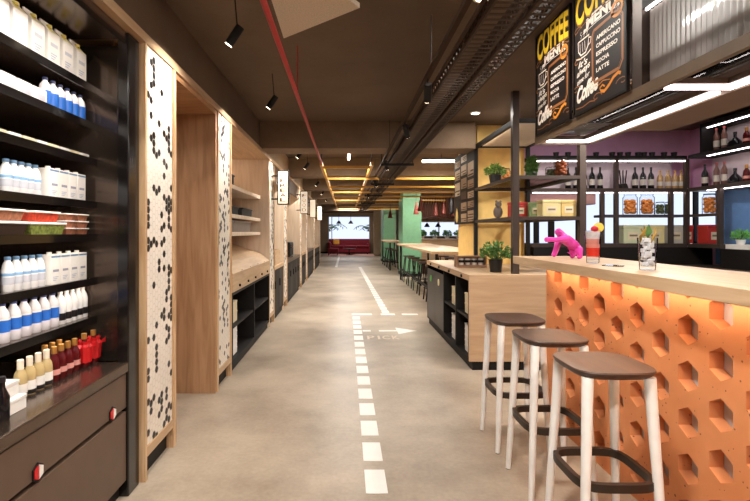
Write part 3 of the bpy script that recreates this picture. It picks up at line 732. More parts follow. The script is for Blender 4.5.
# on the bar
def ape():
    J = {}
    def s(a, c): return Vector((a[0]+c[0]*0, 0, 0))
    # along +x = towards the back of the room once turned; built facing -x
    V = [(0.046,0,0.104,0.045),(0.006,0,0.124,0.044),(-0.040,0,0.150,0.046),(-0.062,0,0.180,0.026),(-0.074,0,0.206,0.034),(-0.100,0,0.190,0.020),
         (-0.052,-0.044,0.150,0.025),(-0.105,-0.052,0.142,0.018),(-0.155,-0.054,0.143,0.016),(-0.192,-0.054,0.144,0.020),(-0.206,-0.054,0.144,0.014),
         (-0.046,0.044,0.138,0.027),(-0.060,0.054,0.085,0.020),(-0.074,0.056,0.036,0.018),(-0.090,0.056,0.014,0.017),
         (0.062,-0.034,0.082,0.036),(0.050,-0.046,0.044,0.023),(0.066,-0.046,0.016,0.018),(0.036,-0.048,0.013,0.016),
         (0.062,0.034,0.082,0.036),(0.050,0.046,0.044,0.023),(0.066,0.046,0.016,0.018),(0.036,0.048,0.013,0.016)]
    Ed = [(0,1),(1,2),(2,3),(3,4),(4,5),(2,6),(6,7),(7,8),(8,9),(9,10),(2,11),(11,12),(12,13),(13,14),(0,15),(15,16),(16,17),(17,18),(0,19),(19,20),(20,21),(21,22)]
    me = bpy.data.meshes.new('ape_figurine'); me.from_pydata([v[:3] for v in V], Ed, [])
    o = bpy.data.objects.new('ape_figurine', me); COL.objects.link(o)
    md = o.modifiers.new('skin', 'SKIN'); md.branch_smoothing = 0.6
    for i, v in enumerate(V):
        me.skin_vertices[0].data[i].radius = (v[3]*1.1, v[3]*1.1); me.skin_vertices[0].data[i].use_root = (i == 0)
    sd = o.modifiers.new('sub', 'SUBSURF'); sd.levels = sd.render_levels = 1
    dg = bpy.context.evaluated_depsgraph_get(); dg.update()
    m2 = bpy.data.meshes.new_from_object(o.evaluated_get(dg))
    o.modifiers.clear(); o.data = m2; bpy.data.meshes.remove(me)
    zmin = min(v.co.z for v in m2.vertices)
    for v in m2.vertices: v.co.z -= zmin
    m2.materials.clear(); m2.materials.append(PINK)
    return o
a = ape(); a.location = (1.625, 3.36, BZ); a.rotation_euler = (0,0,math.radians(3))
tag(a, 'glossy pink faceted ape figurine with one arm stretched out on the bar', 'figurine')
def cocktail(x, y, h_, r0, r1, liquid, label, kind):
    t = thing('cocktail_glass', (x,y,BZ), label, 'drink')
    g = MB(); g.lathe([(0.001,0.0005),(r0*0.95,0.0005),(r0,0.004),(r1,h_),(r1-0.003,h_),(r0-0.003,0.02),(0.001,0.018)], (x,y,BZ), 24); g.build('glass', TGL, t, smooth=True)
    q = MB()
    for i, (z0, z1, mi) in enumerate(liquid[0]):
        ra = r0+(r1-r0)*z0/h_-0.0035; rb = r0+(r1-r0)*z1/h_-0.0035
        q.lathe([(0.001,z0),(ra,z0),(rb,z1),(0.001,z1)], (x,y,BZ), 24, mi)
    if liquid[0]: q.build('drink', liquid[1], t, smooth=True)
    return t
rx, ry = 1.545, 2.88
RED1 = mat('red_drink', (232,62,44), 0.25); RED2 = mat('pink_drink', (240,150,134), 0.3); ICE = mat('crushed_ice', (255,232,226), 0.25, var=0.1, scale=60, bump=0.6)
t = cocktail(rx, ry, 0.205, 0.036, 0.047, ([(0.04,0.095,0),(0.0955,0.15,1),(0.1505,0.2,2)], [RED1, RED2, ICE]), 'tall red cocktail with ice and fruit garnish on the bar', 0)
MB().lathe([(0.001,0),(0.03,0.002),(0.03,0.008),(0.001,0.01)], (0,0,0), 18).build('lemon_slice', mat('lemon_yellow', (240,206,60), 0.4), t)
KIDS[t.name][-1].location = (0.03, -0.01, 0.222); KIDS[t.name][-1].rotation_euler = (math.radians(80), 0, math.radians(-25)); 
o = KIDS[t.name][-1]
for v in o.data.vertices: v.co += Vector(t.location)
q = MB(); q.ball((rx-0.005,ry-0.03,BZ+0.212), 0.022, sz=0.9); q.build('strawberry', REDL, t, smooth=True)
gx, gy = 1.54, 2.35
t = cocktail(gx, gy, 0.165, 0.036, 0.046, ([], []), 'tall clear iced drink with citrus peel and leaf on the bar', 1)
q = MB(); rr = random.Random(3)
for i in range(20):
    z = BZ+0.032+(i//2)*0.0135; a_ = i*math.pi+i*0.55; c = Vector((gx+0.017*math.cos(a_), gy+0.017*math.sin(a_), z)); e = 0.0115
    q.box(c.x-e, c.x+e, c.y-e, c.y+e, c.z-e*0.9, c.z+e*0.9)
q.build('ice', mat('ice_cube', (250,246,246), 0.15), t, bevel=0.003)
q = MB()
for k in range(3):
    a_ = 0.5+k*2.1
    p = [(gx+0.03*math.cos(a_+s*0.5)*(1+0.1*s), gy+0.03*math.sin(a_+s*0.5), BZ+0.14+0.025*s+0.01*math.sin(s*2)) for s in range(4)]
    q.tube(p, [0.003,0.007,0.008,0.003], 6)
q.build('citrus_peel', mat('peel_yellow', (160,126,52), 0.45), t, smooth=True)
q = MB(); q.add([(gx,gy,BZ+0.16),(gx+0.02,gy-0.01,BZ+0.195),(gx+0.008,gy,BZ+0.235),(gx-0.012,gy+0.008,BZ+0.2)], [(0,1,2,3)]); q.build('leaf', LEAF, t)
q = MB(); q.lathe([(0.001,0.0003),(0.055,0.0003),(0.058,0.004),(0.052,0.005),(0.001,0.0035)], (1.52,2.62,BZ), 28)
q.solo('coaster', TGL, (1.52,2.62,BZ), 'clear glass coaster lying between the two drinks', 'coaster', smooth=True)

# ------------------------------------------------------------------ pickup island and open shelving above it
IX, IY = 1.25, 4.65; IZ = 0.965
isl = thing('pickup_counter', (1.8, 5.6, 0), 'oak pickup counter with black open shelves beyond the bar stools', 'counter')
MB().box(IX-0.003, 2.52, IY-0.003, IY+0.03, 0.09, IZ).build('front_panel', OAKX, isl)
MB().box(IX-0.003, 1.775, IY+0.0305, 7.1, IZ-0.06, IZ).build('worktop', OAKH, isl)
MB().box(1.776, 2.52, IY+0.0305, 6.28, IZ-0.06, IZ).build('worktop', OAKH, isl)
MB().box(IX+0.03, 2.5, IY+0.015, 6.27, 0, 0.0895).build('plinth', BLACK, isl)
MB().box(IX+0.03, 1.77, 6.271, 7.08, 0, 0.0895).build('plinth', BLACK, isl)
MB().box(1.66, 1.77, IY+0.031, 7.08, 0.0905, IZ-0.061).build('carcass', BLACK, isl)
MB().box(1.776, 2.5, IY+0.031, 6.27, 0.0905, IZ-0.061).build('carcass', BLACK, isl)
MB().box(IX, 1.659, IY+0.031, 7.08, 0.0905, 0.115).build('bottom_board', BLACK, isl)
for yy in (IY+0.046, 5.25, 5.9, 7.06): MB().box(IX, 1.659, yy-0.015, yy+0.015, 0.1155, IZ-0.061).build('divider', BLACK, isl)
for a, b_ in ((IY+0.062, 5.234), (5.266, 5.884)): MB().box(IX+0.01, 1.659, a, b_, 0.5, 0.525).build('shelf', BLACK, isl)
for a, b_, c in ((5.917, 6.47, 'd'), (6.475, 7.043, 'e')):
    d_ = MB().box(IX, IX+0.02, a, b_, 0.117, IZ-0.12).build('door', mat('black_door', (34,30,28), 0.4), isl)
    yk = 6.2 if c == 'd' else 6.75
    k_ = MB().stick((IX-0.008,yk,0.72), (IX,yk,0.72), 0.045, 16).build('disc', mat('cream_disc', (236,224,180), 0.5) if c == 'd' else mat('green_disc', (90,170,80), 0.5), d_)
for k in range(4): MB().stick((IX-0.018,4.95+k*0.6,IZ-0.035), (IX-0.003,4.95+k*0.6,IZ-0.035), 0.016, 10).build('knob', BLACK, isl)
for y, wh in ((4.93,'of the pickup counter stack, near bay'),(5.55,'of the pickup counter stack, far bay')):
    stack(WBK, IX+0.14, y, 0.115, 5, 0.0585, 'white box', wh, 'white boxes in the pickup counter')
    stack(CBK, IX+0.14, y, 0.525, 2, 0.1085, 'cream box', wh, 'cream boxes in the pickup counter')

# yellow column and collage
o = struct('column', MB().box(1.795, 2.445, 6.3, 7.35, 0, ZC), YELLOW)
t = thing('menu_collage', (1.76,6.7,1.52), 'dark collage panel of menu pictures hung on the yellow column', 'picture panel')
MB().box(1.745, 1.79, 6.235, 7.4, 1.52, 2.585).build('board', mat('collage_board', (34,25,20), 0.6), t)
CT = [mat('collage_%d' % i, c, 0.6) for i, c in enumerate(((224,208,186),(176,150,122),(236,226,212),(84,62,48),(204,180,152)))]
rr = random.Random(5)
for col_ in range(3):
    z = 1.55
    while z < 2.5:
        h_ = rr.choice((0.09,0.12,0.15,0.2)); y0 = 6.255+col_*0.38
        if z+h_ > 2.57: break
        if not (col_ == 2 and z < 1.75):
            q = MB().box(1.739, 1.7445, y0+0.02, y0+0.32, z, z+h_)
            for k in range(rr.randrange(2, 4)):
                q.box(1.737, 1.739, y0+0.03, y0+rr.uniform(0.15,0.33), z+0.012+k*h_/4, z+0.012+k*h_/4+h_/10, 1)
            q.build('picture', [CT[rr.randrange(5)], CT[3]], t)
        z += h_+0.045
q = MB(); q.lathe([(0.001,0),(0.06,0.03),(0.085,0.09),(0.07,0.16),(0.001,0.235)], (0,0,0), 18)
q.v = [(1.735+v[0]*0.06, 7.2+v[1], 1.54+v[2]) for v in q.v]; q.build('pear_picture', mat('pear_yellow', (232,204,120), 0.5), t, smooth=True)

# open shelving over the pickup counter
es = thing('open_shelving', (2.08,5.5,IZ), 'dark metal framed open shelving standing on the oak pickup counter', 'shelving')
SX0, SX1, SY0, SY1 = 1.725, 2.447, 4.75, 6.22
MB().box(SX0, SX0+0.065, SY0, SY0+0.065, IZ+0.0005, ZC-0.001).build('post', FRAME, es)
MB().box(SX1-0.03, SX1+0.035, SY0, SY0+0.065, IZ+0.0005, 2.56).build('post', FRAME, es)
MB().box(SX0, SX0+0.045, SY1-0.045, SY1, IZ+0.0005, 2.56).build('post', BLACK, es)
MB().box(SX1-0.02, SX1+0.025, SY1-0.045, SY1, IZ+0.0005, 2.56).build('post', BLACK, es)
for z in (1.56, 1.985):
    q = MB(); q.box(SX0+0.066, SX1-0.031, SY0+0.001, SY0+0.03, z-0.035, z); q.box(SX0+0.001, SX0+0.03, SY0+0.066, SY1-0.046, z-0.035, z)
    q.box(SX1-0.03, SX1, SY0+0.066, SY1-0.046, z-0.035, z); q.box(SX0+0.046, SX1-0.031, SY1-0.03, SY1-0.001, z-0.035, z)
    s_ = q.build('shelf_rail', FRAME, es)
    MB().box(SX0+0.031, SX1-0.031, SY0+0.031, SY1-0.031, z-0.012, z).build('shelf_board', TGL, s_)
q = MB(); q.box(SX0+0.01, SX0+0.05, SY0+0.066, SY1-0.0455, 2.52, 2.575); q.box(SX0+0.066, SX1-0.031, SY0+0.01, SY0+0.05, 2.535, 2.575); q.box(SX1-0.02, SX1+0.02, SY0+0.066, SY1-0.0455, 2.535, 2.575)
q.box(SX0+0.046, SX1-0.021, SY1-0.04, SY1-0.002, 2.535, 2.575)
q.build('top_rail', BLACK, es)
MB().box(SX0+0.051, SX1-0.021, SY0+0.051, SY1-0.041, 2.55, 2.57).build('top_panel', mat('white_panel', (226,214,200), 0.6), es)
MB().box(SX0+0.0515, SX0+0.056, SY0+0.1, SY1-0.1, 2.528, 2.545).build('led_strip', LEDW, es)

def plant(name, loc, label, pr, ph, n_, spread, height, lm, potm, leaf=0.05, seed=1, potsq=None):
    rr = random.Random(seed); t = thing(name, loc, label, 'potted plant')
    x, y, z = loc
    MB().lathe([(pr*0.78,0.0003),(pr,ph),(pr*0.9,ph),(pr*0.85,ph*0.85),(0.001,ph*0.85)], loc, 20, sq=potsq).build('pot', potm, t, smooth=True)
    q = MB(); stm = MB()
    for i in range(n_):
        a_ = rr.uniform(0, 2*math.pi); u = math.sqrt(rr.random()); hh = rr.uniform(0.15, 1)*math.sqrt(max(0, 1-0.75*u*u))
        c = Vector((x+spread*u*math.cos(a_), y+spread*u*math.sin(a_), z+ph+height*hh))
        if i % 6 == 0: stm.stick((x+rr.uniform(-.3,.3)*pr, y+rr.uniform(-.3,.3)*pr, z+ph*0.84), c, 0.003, 4)
        d_ = Vector((math.cos(a_)*u+rr.uniform(-.5,.5), math.sin(a_)*u+rr.uniform(-.5,.5), rr.uniform(-0.2,1.0))).normalized()
        sd = d_.cross(Vector((rr.uniform(-1,1), rr.uniform(-1,1), rr.uniform(-1,1)))).normalized(); l = leaf*rr.uniform(0.7, 1.2)
        up = sd.cross(d_)*l*0.12
        q.add([c-d_*l*0.5, c+sd*l*0.27+up, c+d_*l*0.5, c-sd*l*0.27+up], [(0,1,2),(0,2,3)])
    q.build('foliage', lm, t); stm.build('stem', mat('stem_green', (74,92,48), 0.6), t)
    return t
plant('potted_plant', (1.80,5.55,1.985), 'light green bushy plant in dark pot on the top shelf of the open shelving', 0.075, 0.1, 240, 0.125, 0.14, LEAF2, POT, 0.045, 2)
plant('potted_herb', (2.1,5.2,1.985), 'upright grassy herb in green pot behind the front shelving post', 0.06, 0.08, 130, 0.06, 0.2, LEAF, mat('green_pot', (70,104,60), 0.5), 0.06, 4)
plant('potted_plant', (1.62,4.98,IZ), 'leafy green plant in black pot standing on the oak pickup counter', 0.075, 0.14, 260, 0.16, 0.2, LEAF, mat('black_pot', (24,22,22), 0.4), 0.055, 6)
def jar(loc, r_, h_, fill, label, group, lidm=None, pieces=14, seed=1):
    rr = random.Random(seed); t = thing('glass_jar', loc, label, 'jar', group); x, y, z = loc
    q = MB(); q.lathe([(0.001,0.0005),(r_*0.92,0.0005),(r_,0.01),(r_,h_*0.82),(r_*0.8,h_*0.9),(r_*0.8,h_*0.93)], loc, 22); q.build('glass', TGL, t, smooth=True)
    q = MB()
    s_ = r_*0.42; lay = max(1, int((h_*0.72-s_)/(s_*0.95)))
    for i in range(lay+1):
        for k in range(4):
            a_ = k*math.pi/2+i*0.8+rr.uniform(-.2,.2)
            q.ball((x+math.cos(a_)*r_*0.48, y+math.sin(a_)*r_*0.48, z+0.012+s_*0.8+i*s_*0.95), s_*rr.uniform(0.9,1.05), 10, 6, sz=0.8)
    q.build('filling', fill, t, smooth=True)
    if lidm: MB().lathe([(r_*0.82,h_*0.932),(r_*0.84,h_*0.99),(r_*0.4,h_)], loc, 20).build('lid', lidm, t, smooth=True)
    return t
COOK = mat('cookie_orange', (224,140,70), 0.6, var=0.35, scale=40); NUT = mat('nut_brown', (140,72,36), 0.6, var=0.3, scale=40); GRN = mat('spice_green', (96,104,72), 0.7, var=0.5, scale=60)
jar((1.97,5.7,1.985), 0.07, 0.2, COOK, 'jar of orange snacks between the two shelf plants', 'jars on the open shelving', BLACK, seed=2)
jar((2.23,5.0,1.985), 0.06, 0.13, GRN, 'small jar of dark spices on the open shelving beside the herb pot', 'jars on the open shelving', None)
jar((2.27,4.86,1.985), 0.07, 0.2, NUT, 'large jar of brown nuts at the front right corner of the open shelving', 'jars on the open shelving', BLACK)
def tin(loc, w_, d_, h_, m, label, group, rz=0):
    t = thing('tea_tin', (0,0,0), label, 'tin', group)
    MB().box(-w_/2, w_/2, -d_/2, d_/2, 0.0005, h_*0.8).build('body', m, t, bevel=0.006)
    l = MB().box(-w_/2-0.003, w_/2+0.003, -d_/2-0.003, d_/2+0.003, h_*0.8005, h_).build('lid', m, t, bevel=0.006)
    q = MB(); q.box(-w_*0.28, w_*0.28, -d_/2-0.0015, -d_/2, h_*0.22, h_*0.62, 0); q.box(-w_*0.2, w_*0.2, -d_/2-0.0025, -d_/2-0.0015, h_*0.38, h_*0.48, 1)
    q.build('paper_label', [mat('tin_label', (214,200,168), 0.6), mat('tin_print', (120,104,84), 0.6)], t)
    t.location = loc; t.rotation_euler = (0,0,rz); return t
TR = mat('tin_red', (186,50,42), 0.4); TC = mat('tin_cream', (216,200,142), 0.45); TO = mat('tin_ochre', (206,178,112), 0.45); TG = mat('tin_green', (140,160,112), 0.45); TGY = mat('tin_grey', (190,182,170), 0.45)
G2 = 'tins on the lower open shelf'
tin((1.90,5.1,1.56), 0.17, 0.14, 0.17, TR, 'red tea tin on the lower open shelf, left of the front post', G2)
tin((2.06,5.06,1.56), 0.13, 0.14, 0.165, TG, 'green tea tin on the lower open shelf beside the red one', G2)
tin((2.14,4.86,1.56), 0.19, 0.15, 0.175, TC, 'cream tea tin on the lower open shelf beside the green one', G2)
tin((2.325,4.87,1.56), 0.16, 0.15, 0.175, TO, 'ochre tea tin at the front right corner of the lower open shelf', G2)
t = thing('stone_figure', (1.80,5.45,1.56), 'small grey stone animal figure beside the red tea tin', 'figurine')
q = MB(); q.ball((1.80,5.45,1.56+0.075), 0.055, sz=1.35); q.ball((1.795,5.42,1.56+0.165), 0.038); q.ball((1.772,5.42,1.56+0.2), 0.014); q.ball((1.818,5.42,1.56+0.2), 0.014)
q.v = [(v[0], v[1], max(v[2], 1.5605)) for v in q.v]; q.build('body', mat('grey_stone', (120,106,98), 0.7), t, smooth=True)
# snack rack on the pickup counter
t = thing('condiment_rack', (1.42,6.0,IZ), 'wooden condiment rack of four dark rimmed tubs on the pickup counter', 'rack')
ry0 = 5.62
q = MB(); q.box(1.36, 1.72, ry0, ry0+0.16, IZ+0.0005, IZ+0.03); q.box(1.36, 1.72, ry0+0.13, ry0+0.16, IZ+0.03, IZ+0.14); q.box(1.36, 1.72, ry0, ry0+0.13, IZ+0.125, IZ+0.14); q.box(1.36, 1.375, ry0, ry0+0.13, IZ+0.03, IZ+0.125); q.box(1.705, 1.72, ry0, ry0+0.13, IZ+0.03, IZ+0.125)
q.build('case', wood('rack_wood', (150,112,84), (116,84,60), (1.2,14,14)), t)
for k in range(4):
    xc = 1.42+k*0.08
    j = MB().lathe([(0.028,0.0),(0.034,0.04),(0.034,0.08)], (xc, ry0+0.05, IZ+0.0305), 16).build('tub', mat('tub_grey', (196,184,170), 0.4), t, smooth=True)
    MB().lathe([(0.0355,0.03),(0.037,0.045),(0.0355,0.06)], (xc, ry0+0.05, IZ+0.0305), 16).build('dark_band', BLACK, j, smooth=True)

# ------------------------------------------------------------------ bar canopy with menu boards
MX = 1.42; MZ0 = 2.055
ca = thing('bar_canopy', (1.75, 2.0, MZ0), 'bronze framed hanging canopy over the bar with ribbed glass and lights', 'canopy')
MB().box(MX, MX+0.025, 0.6, 3.46, MZ0, MZ0+0.05).build('bottom_rail', RAIL, ca)
MB().box(MX+0.0255, 1.82, 3.435, 3.46, MZ0, MZ0+0.05).build('end_rail', RAIL, ca)
MB().box(MX+0.001, MX+0.049, 2.21, 2.285, MZ0+0.0505, ZC-0.001).build('post', FRAME, ca)
MB().box(MX+0.001, MX+0.049, 3.41, 3.455, MZ0+0.0505, ZC-0.001).build('post', FRAME, ca)
MB().box(MX+0.001, MX+0.049, 0.6, 2.209, 2.47, 2.56).build('upper_rail', BLACK, ca)
MB().box(MX+0.012, MX+0.02, 0.65, 2.2, 2.458, 2.4695).build('led_strip', LED, ca)
q = MB(); N = 330; z0, z1 = MZ0+0.0505, 2.457
vs = []
for i in range(N+1):
    y = 0.62+(2.2-0.62)*i/N; x = MX+0.03+0.006*math.cos(i*math.pi/3)
    vs += [(x, y, z0), (x, y, z1), (x+0.006, y, z0), (x+0.006, y, z1)]
fs = []
for i in range(N):
    a = i*4; b_ = a+4; fs += [(a,b_,b_+1,a+1), (a+2,a+3,b_+3,b_+2)]
q.add(vs, fs); q.build('ribbed_glass', mat('ribbed_glass', (176,166,158), 0.32, trans=0.55, metal=0.0, coat=0.3, var=0.03), ca, smooth=True)
MB().box(1.80, 2.09, 0.6, 2.98, MZ0+0.0, MZ0+0.05).build('underside_panel', mat('canopy_panel', (110,90,72), 0.6), ca)
MB().box(1.80, 1.84, 2.981, 3.409, MZ0, MZ0+0.05).build('side_rail', RAIL, ca)
MB().box(MX+0.06, 2.09, 0.6, 3.4, 2.5, 2.53).build('roof_panel', BROWNP, ca)
for z in (2.12,):
    MB().box(MX+0.0505, 1.735, 0.6, 3.409, z, z+0.008).build('glass_shelf', TGL, ca)
q = MB()
for k in range(9): q.stick((MX+0.06, 3.0+k*0.042, 2.106), (1.735, 3.0+k*0.042, 2.106), 0.004, 6)
q.build('wire_rack', mat('steel', (150,150,150)), ca)
for (a, b_) in ((2.2, 3.40), (0.7, 2.14)):
    l = MB(); l.box(1.748, 1.79, a, b_, MZ0+0.006, MZ0+0.018, 1); l.box(MX+0.06, 1.747, b_-0.035, b_, MZ0+0.006, MZ0+0.018, 1)
    l.box(1.735, 1.798, a, b_, MZ0+0.0185, MZ0+0.045, 0); l.box(MX+0.055, 1.734, b_-0.055, b_, MZ0+0.0185, MZ0+0.045, 0)
    l.build('led_frame', [BROWNP, LED], ca)
BOARD = mat('chalkboard', (24,13,9), 0.55, var=0.2, scale=5)
YLT = mat('menu_yellow', (246,206,52), 0.5); WLT = mat('menu_white', (236,226,212), 0.5); OLT = mat('menu_orange', (222,142,48), 0.5); TLT = mat('menu_tan', (150,98,58), 0.5)
def menu_board(ya, yb, label):
    # ya = far edge, yb = near edge; read from the corridor with the far edge on the left
    z0, z1 = MZ0+0.0505, 2.835; W = ya-yb; Hh = z1-z0
    t = thing('menu_board', (MX-0.01, (ya+yb)/2, z0), label, 'menu board', 'coffee menu boards')
    MB().box(MX-0.012, MX-0.0005, yb, ya, z0, z1).build('board', BOARD, t)
    f = MB(); e = 0.012
    f.box(MX-0.018, MX-0.0125, yb, yb+e, z0, z1); f.box(MX-0.018, MX-0.0125, ya-e, ya, z0, z1); f.box(MX-0.018, MX-0.0125, yb+e, ya-e, z0, z0+e); f.box(MX-0.018, MX-0.0125, yb+e, ya-e, z1-e, z1)
    f.build('frame', BLACK, t)
    X = MX-0.0135
    def O(u, v): return (X, ya-u*W, z0+v*Hh)
    rt, up = (0,-1,0), (0,0,1)
    def line(q, pts, wd, mi=0):
        P_ = [Vector((a*W, b_*Hh)) for a, b_ in pts]
        L_, R_ = [], []
        for i in range(len(P_)):
            d_ = (P_[min(i+1, len(P_)-1)]-P_[max(i-1, 0)]).normalized(); n_ = Vector((-d_.y, d_.x))*wd/2
            L_.append(P_[i]+n_); R_.append(P_[i]-n_)
        vv = [(X-0.0006, ya-p.x, z0+p.y) for p in L_+R_]; k = len(P_)
        q.add(vv, [(i, i+1, k+i+1, k+i) for i in range(k-1)], mi)
    tx = MB()
    arch = lambda x, y: (x, y*(1+0.12*math.sin(math.pi*x/(0.9*W)))+0.02*math.sin(math.pi*x/(0.9*W)))
    put_text(tx, 'COFFEE', O(0.04,0.735), rt, up, width=0.92*W, height=0.225*Hh, bold=0.05, warp=arch, mi=1)
    put_text(tx, 'COFFEE', (X-0.001,)+O(0.05,0.742)[1:], rt, up, width=0.90*W, height=0.215*Hh, bold=0.03, warp=arch, mi=0)
    tx.build('coffee_heading', [YLT, mat('menu_ochre', (150,104,30), 0.5)], t)
    tx = MB(); put_text(tx, '.MENU.', O(0.22,0.65), rt, up, width=0.66*W, height=0.078*Hh, bold=0.05, warp=lambda x, y: (x, y+0.012*math.sin(math.pi*x/(0.55*W))))
    line(tx, [(0.2,0.64),(0.5,0.652),(0.86,0.64)], 0.004); tx.build('menu_heading', WLT, t)
    # coffee list in an ornamental frame
    fr_ = MB(); pf = [(0.42,0.60),(0.39,0.56),(0.40,0.24),(0.44,0.19),(0.88,0.19),(0.93,0.24),(0.93,0.56),(0.88,0.61),(0.42,0.60)]
    line(fr_, pf, 0.014); line(fr_, [(a+(0.02 if a < 0.6 else -0.02), b_+(0.012 if b_ < 0.4 else -0.012)) for a, b_ in pf], 0.003)
    ring = [(0.84+0.085*math.cos(k*math.pi/10), 0.63+0.05*math.sin(k*math.pi/10)) for k in range(21)]; line(fr_, ring, 0.02, 1)
    line(fr_, [(0.80,0.615),(0.84,0.65),(0.88,0.615)], 0.005); line(fr_, [(0.81,0.645),(0.87,0.61)], 0.004)
    fr_.build('list_frame', [TLT, OLT], t)
    for k, s_ in enumerate(('AMERICANO','CAPPUCCINO','ESPRESSO','MOCHA','LATTE')):
        tx = MB(); put_text(tx, s_, O(0.47, 0.51-k*0.062), rt, up, height=0.030*Hh, width=min(0.42, 0.047*len(s_))*W, bold=0.03)
        tx.build('menu_line', WLT, t)
    # cup drawing
    cp = MB(); line(cp, [(0.10,0.60),(0.11,0.52),(0.16,0.48),(0.26,0.48),(0.31,0.52),(0.33,0.60),(0.10,0.60)], 0.009)
    line(cp, [(0.32,0.58),(0.37,0.57),(0.36,0.53),(0.31,0.52)], 0.006); line(cp, [(0.06,0.47),(0.14,0.455),(0.28,0.455),(0.37,0.475)], 0.007)
    for a in (0.16, 0.22, 0.28): line(cp, [(a,0.615),(a+0.02,0.635),(a-0.01,0.65),(a+0.01,0.67)], 0.004)
    for a in (0.15, 0.2, 0.25): line(cp, [(a,0.5),(a-0.01,0.58)], 0.004)
    cp.build('cup_drawing', WLT, t)
    tx = MB()
    put_text(tx, "It's", O(0.10,0.385), rt, up, width=0.2*W, height=0.05*Hh, bold=0.02, shear=0.3)
    put_text(tx, 'always', O(0.07,0.315), rt, up, width=0.28*W, height=0.05*Hh, bold=0.02, shear=0.3, warp=lambda x, y: (x, y+0.15*x))
    put_text(tx, 'time for', O(0.08,0.25), rt, up, width=0.26*W, height=0.04*Hh, bold=0.015, shear=0.3, warp=lambda x, y: (x, y+0.15*x))
    put_text(tx, 'Coffee', O(0.07,0.10), rt, up, width=0.44*W, height=0.12*Hh, bold=0.045, shear=0.3, warp=lambda x, y: (x, y+0.12*x))
    fl = tx  # decorative flourishes share the mesh of the script words
    for u0, v0, k_ in ((0.08,0.70,1),(0.92,0.70,-1),(0.08,0.44,1),(0.06,0.215,1),(0.48,0.07,1),(0.92,0.09,-1)):
        line(fl, [(u0+k_*0.10*math.cos(a_*0.55)*(1-a_*0.08), v0+0.035*math.sin(a_*0.55)*(1-a_*0.08)) for a_ in range(11)], 0.006, 1)
    line(fl, [(0.03,0.68),(0.12,0.705),(0.3,0.725),(0.5,0.73),(0.7,0.725),(0.88,0.705),(0.97,0.68)], 0.005, 1)
    line(fl, [(0.05,0.06),(0.2,0.05),(0.35,0.065),(0.45,0.05)], 0.006, 1)
    tx.build('script_and_flourishes', [WLT, TLT], t)
    sw = MB(); line(sw, [(0.56,0.10),(0.62,0.085),(0.70,0.11),(0.78,0.15),(0.86,0.165),(0.90,0.15)], 0.018); line(sw, [(0.56,0.10),(0.54,0.125),(0.59,0.14),(0.63,0.12)], 0.010)
    line(sw, [(0.5,0.15),(0.6,0.17),(0.72,0.15)], 0.004); sw.build('swirl', OLT, t)
menu_board(3.405, 2.885, 'coffee menu board farther from the ribbed glass, at the canopy end')
menu_board(2.84, 2.30, 'coffee menu board beside the ribbed glass panel')
# glassware in the canopy
def bowl(x, y, z, r_, h_, m, label, name='glass_bowl'):
    q = MB(); q.lathe([(0.001,0.0005),(r_*0.55,0.0005),(r_*0.85,h_*0.4),(r_,h_),(r_-0.004,h_),(r_*0.8,h_*0.42),(r_*0.5,0.006),(0.001,0.006)], (x,y,z), 24)
    return q.solo(name, m, (x,y,z), label, 'bowl', smooth=True)
GS = 2.128
bowl(1.6, 1.83, GS, 0.085, 0.07, mat('dark_brown_bowl', (44,30,24), 0.4), 'dark brown bowl on the canopy glass shelf', 'dark_bowl')
bowl(1.6, 1.62, GS, 0.1, 0.085, GLASS, 'clear glass bowl beside the dark bowl on the canopy shelf')
bowl(1.57, 2.42, GS, 0.075, 0.05, GLASS, 'small clear glass dish above the canopy wire rack')
q = MB(); q.lathe([(0.028,0.0005),(0.03,0.006),(0.004,0.012),(0.004,0.07),(0.03,0.10),(0.034,0.15),(0.032,0.15),(0.028,0.103),(0.001,0.085)], (0,0,0), 18)
wg = Kind(q.solo('wine_glass', GLASS, (0,0,0), '', 'glass', smooth=True))
k = 0
for y in (3.3, 3.15, 2.65, 2.52, 2.3):
    wg.put((1.56, y, GS), 'stemmed glass on the canopy shelf, %s from the far end' % ORD[k], 'stemmed glasses on the canopy shelf'); k += 1
q = MB().box(1.5, 1.70, 2.75, 3.0, GS+0.0005, GS+0.05); q.solo('folded_cloth', mat('yellow_cloth', (226,186,80), 0.8), (1.6,2.87,GS), 'folded yellow cloth on the canopy shelf', 'cloth', bevel=0.004)

# ------------------------------------------------------------------ back bar
BYF = 6.2
bb = thing('back_bar_shelving', (4.0, 6.3, 1.24), 'dark framed back bar shelving with lit bottle shelf before the windows', 'bar shelving')
def rail_back(z, x0, x1, th=0.05): return MB().box(x0, x1, BYF, BYF+0.3, z-th, z)
rail_back(1.99, 2.5, 4.6).build('bottle_shelf', FRAME, bb)
rail_back(2.43, 2.5, 4.6, 0.045).build('upper_shelf', BLACK, bb)
rail_back(1.635, 3.50, 4.6, 0.035).build('shelf', FRAME, bb)
rail_back(1.245, 2.5, 4.6, 0.05).build('bottom_shelf', FRAME, bb)
for x in (3.44, 3.63, 4.37, 4.58):
    MB().box(x, x+0.05, BYF+0.002, BYF+0.05, 1.2455, 1.9395).build('post', FRAME, bb)
    if x in (3.63, 4.58): MB().box(x, x+0.05, BYF+0.002, BYF+0.05, 1.9905, 2.3845).build('post', FRAME, bb)
MB().box(2.55, 4.58, BYF+0.005, BYF+0.03, 2.352, 2.366).build('led_strip', LED, bb)
MB().box(2.55, 4.58, BYF+0.07, BYF+0.095, 1.93, 1.9395).build('led_strip', LED, bb)
MB().box(2.5, 4.6, BYF+0.302, BYF+0.32, 1.99, 2.385).build('back_panel', mat('pale_back_panel', (214,196,204), 0.6), bb)
rb = thing('wall_shelf_unit', (4.75, 5.4, 1.24), 'two tier lit wall shelf with bottles along the right wall', 'bar shelving')
RX = 4.6
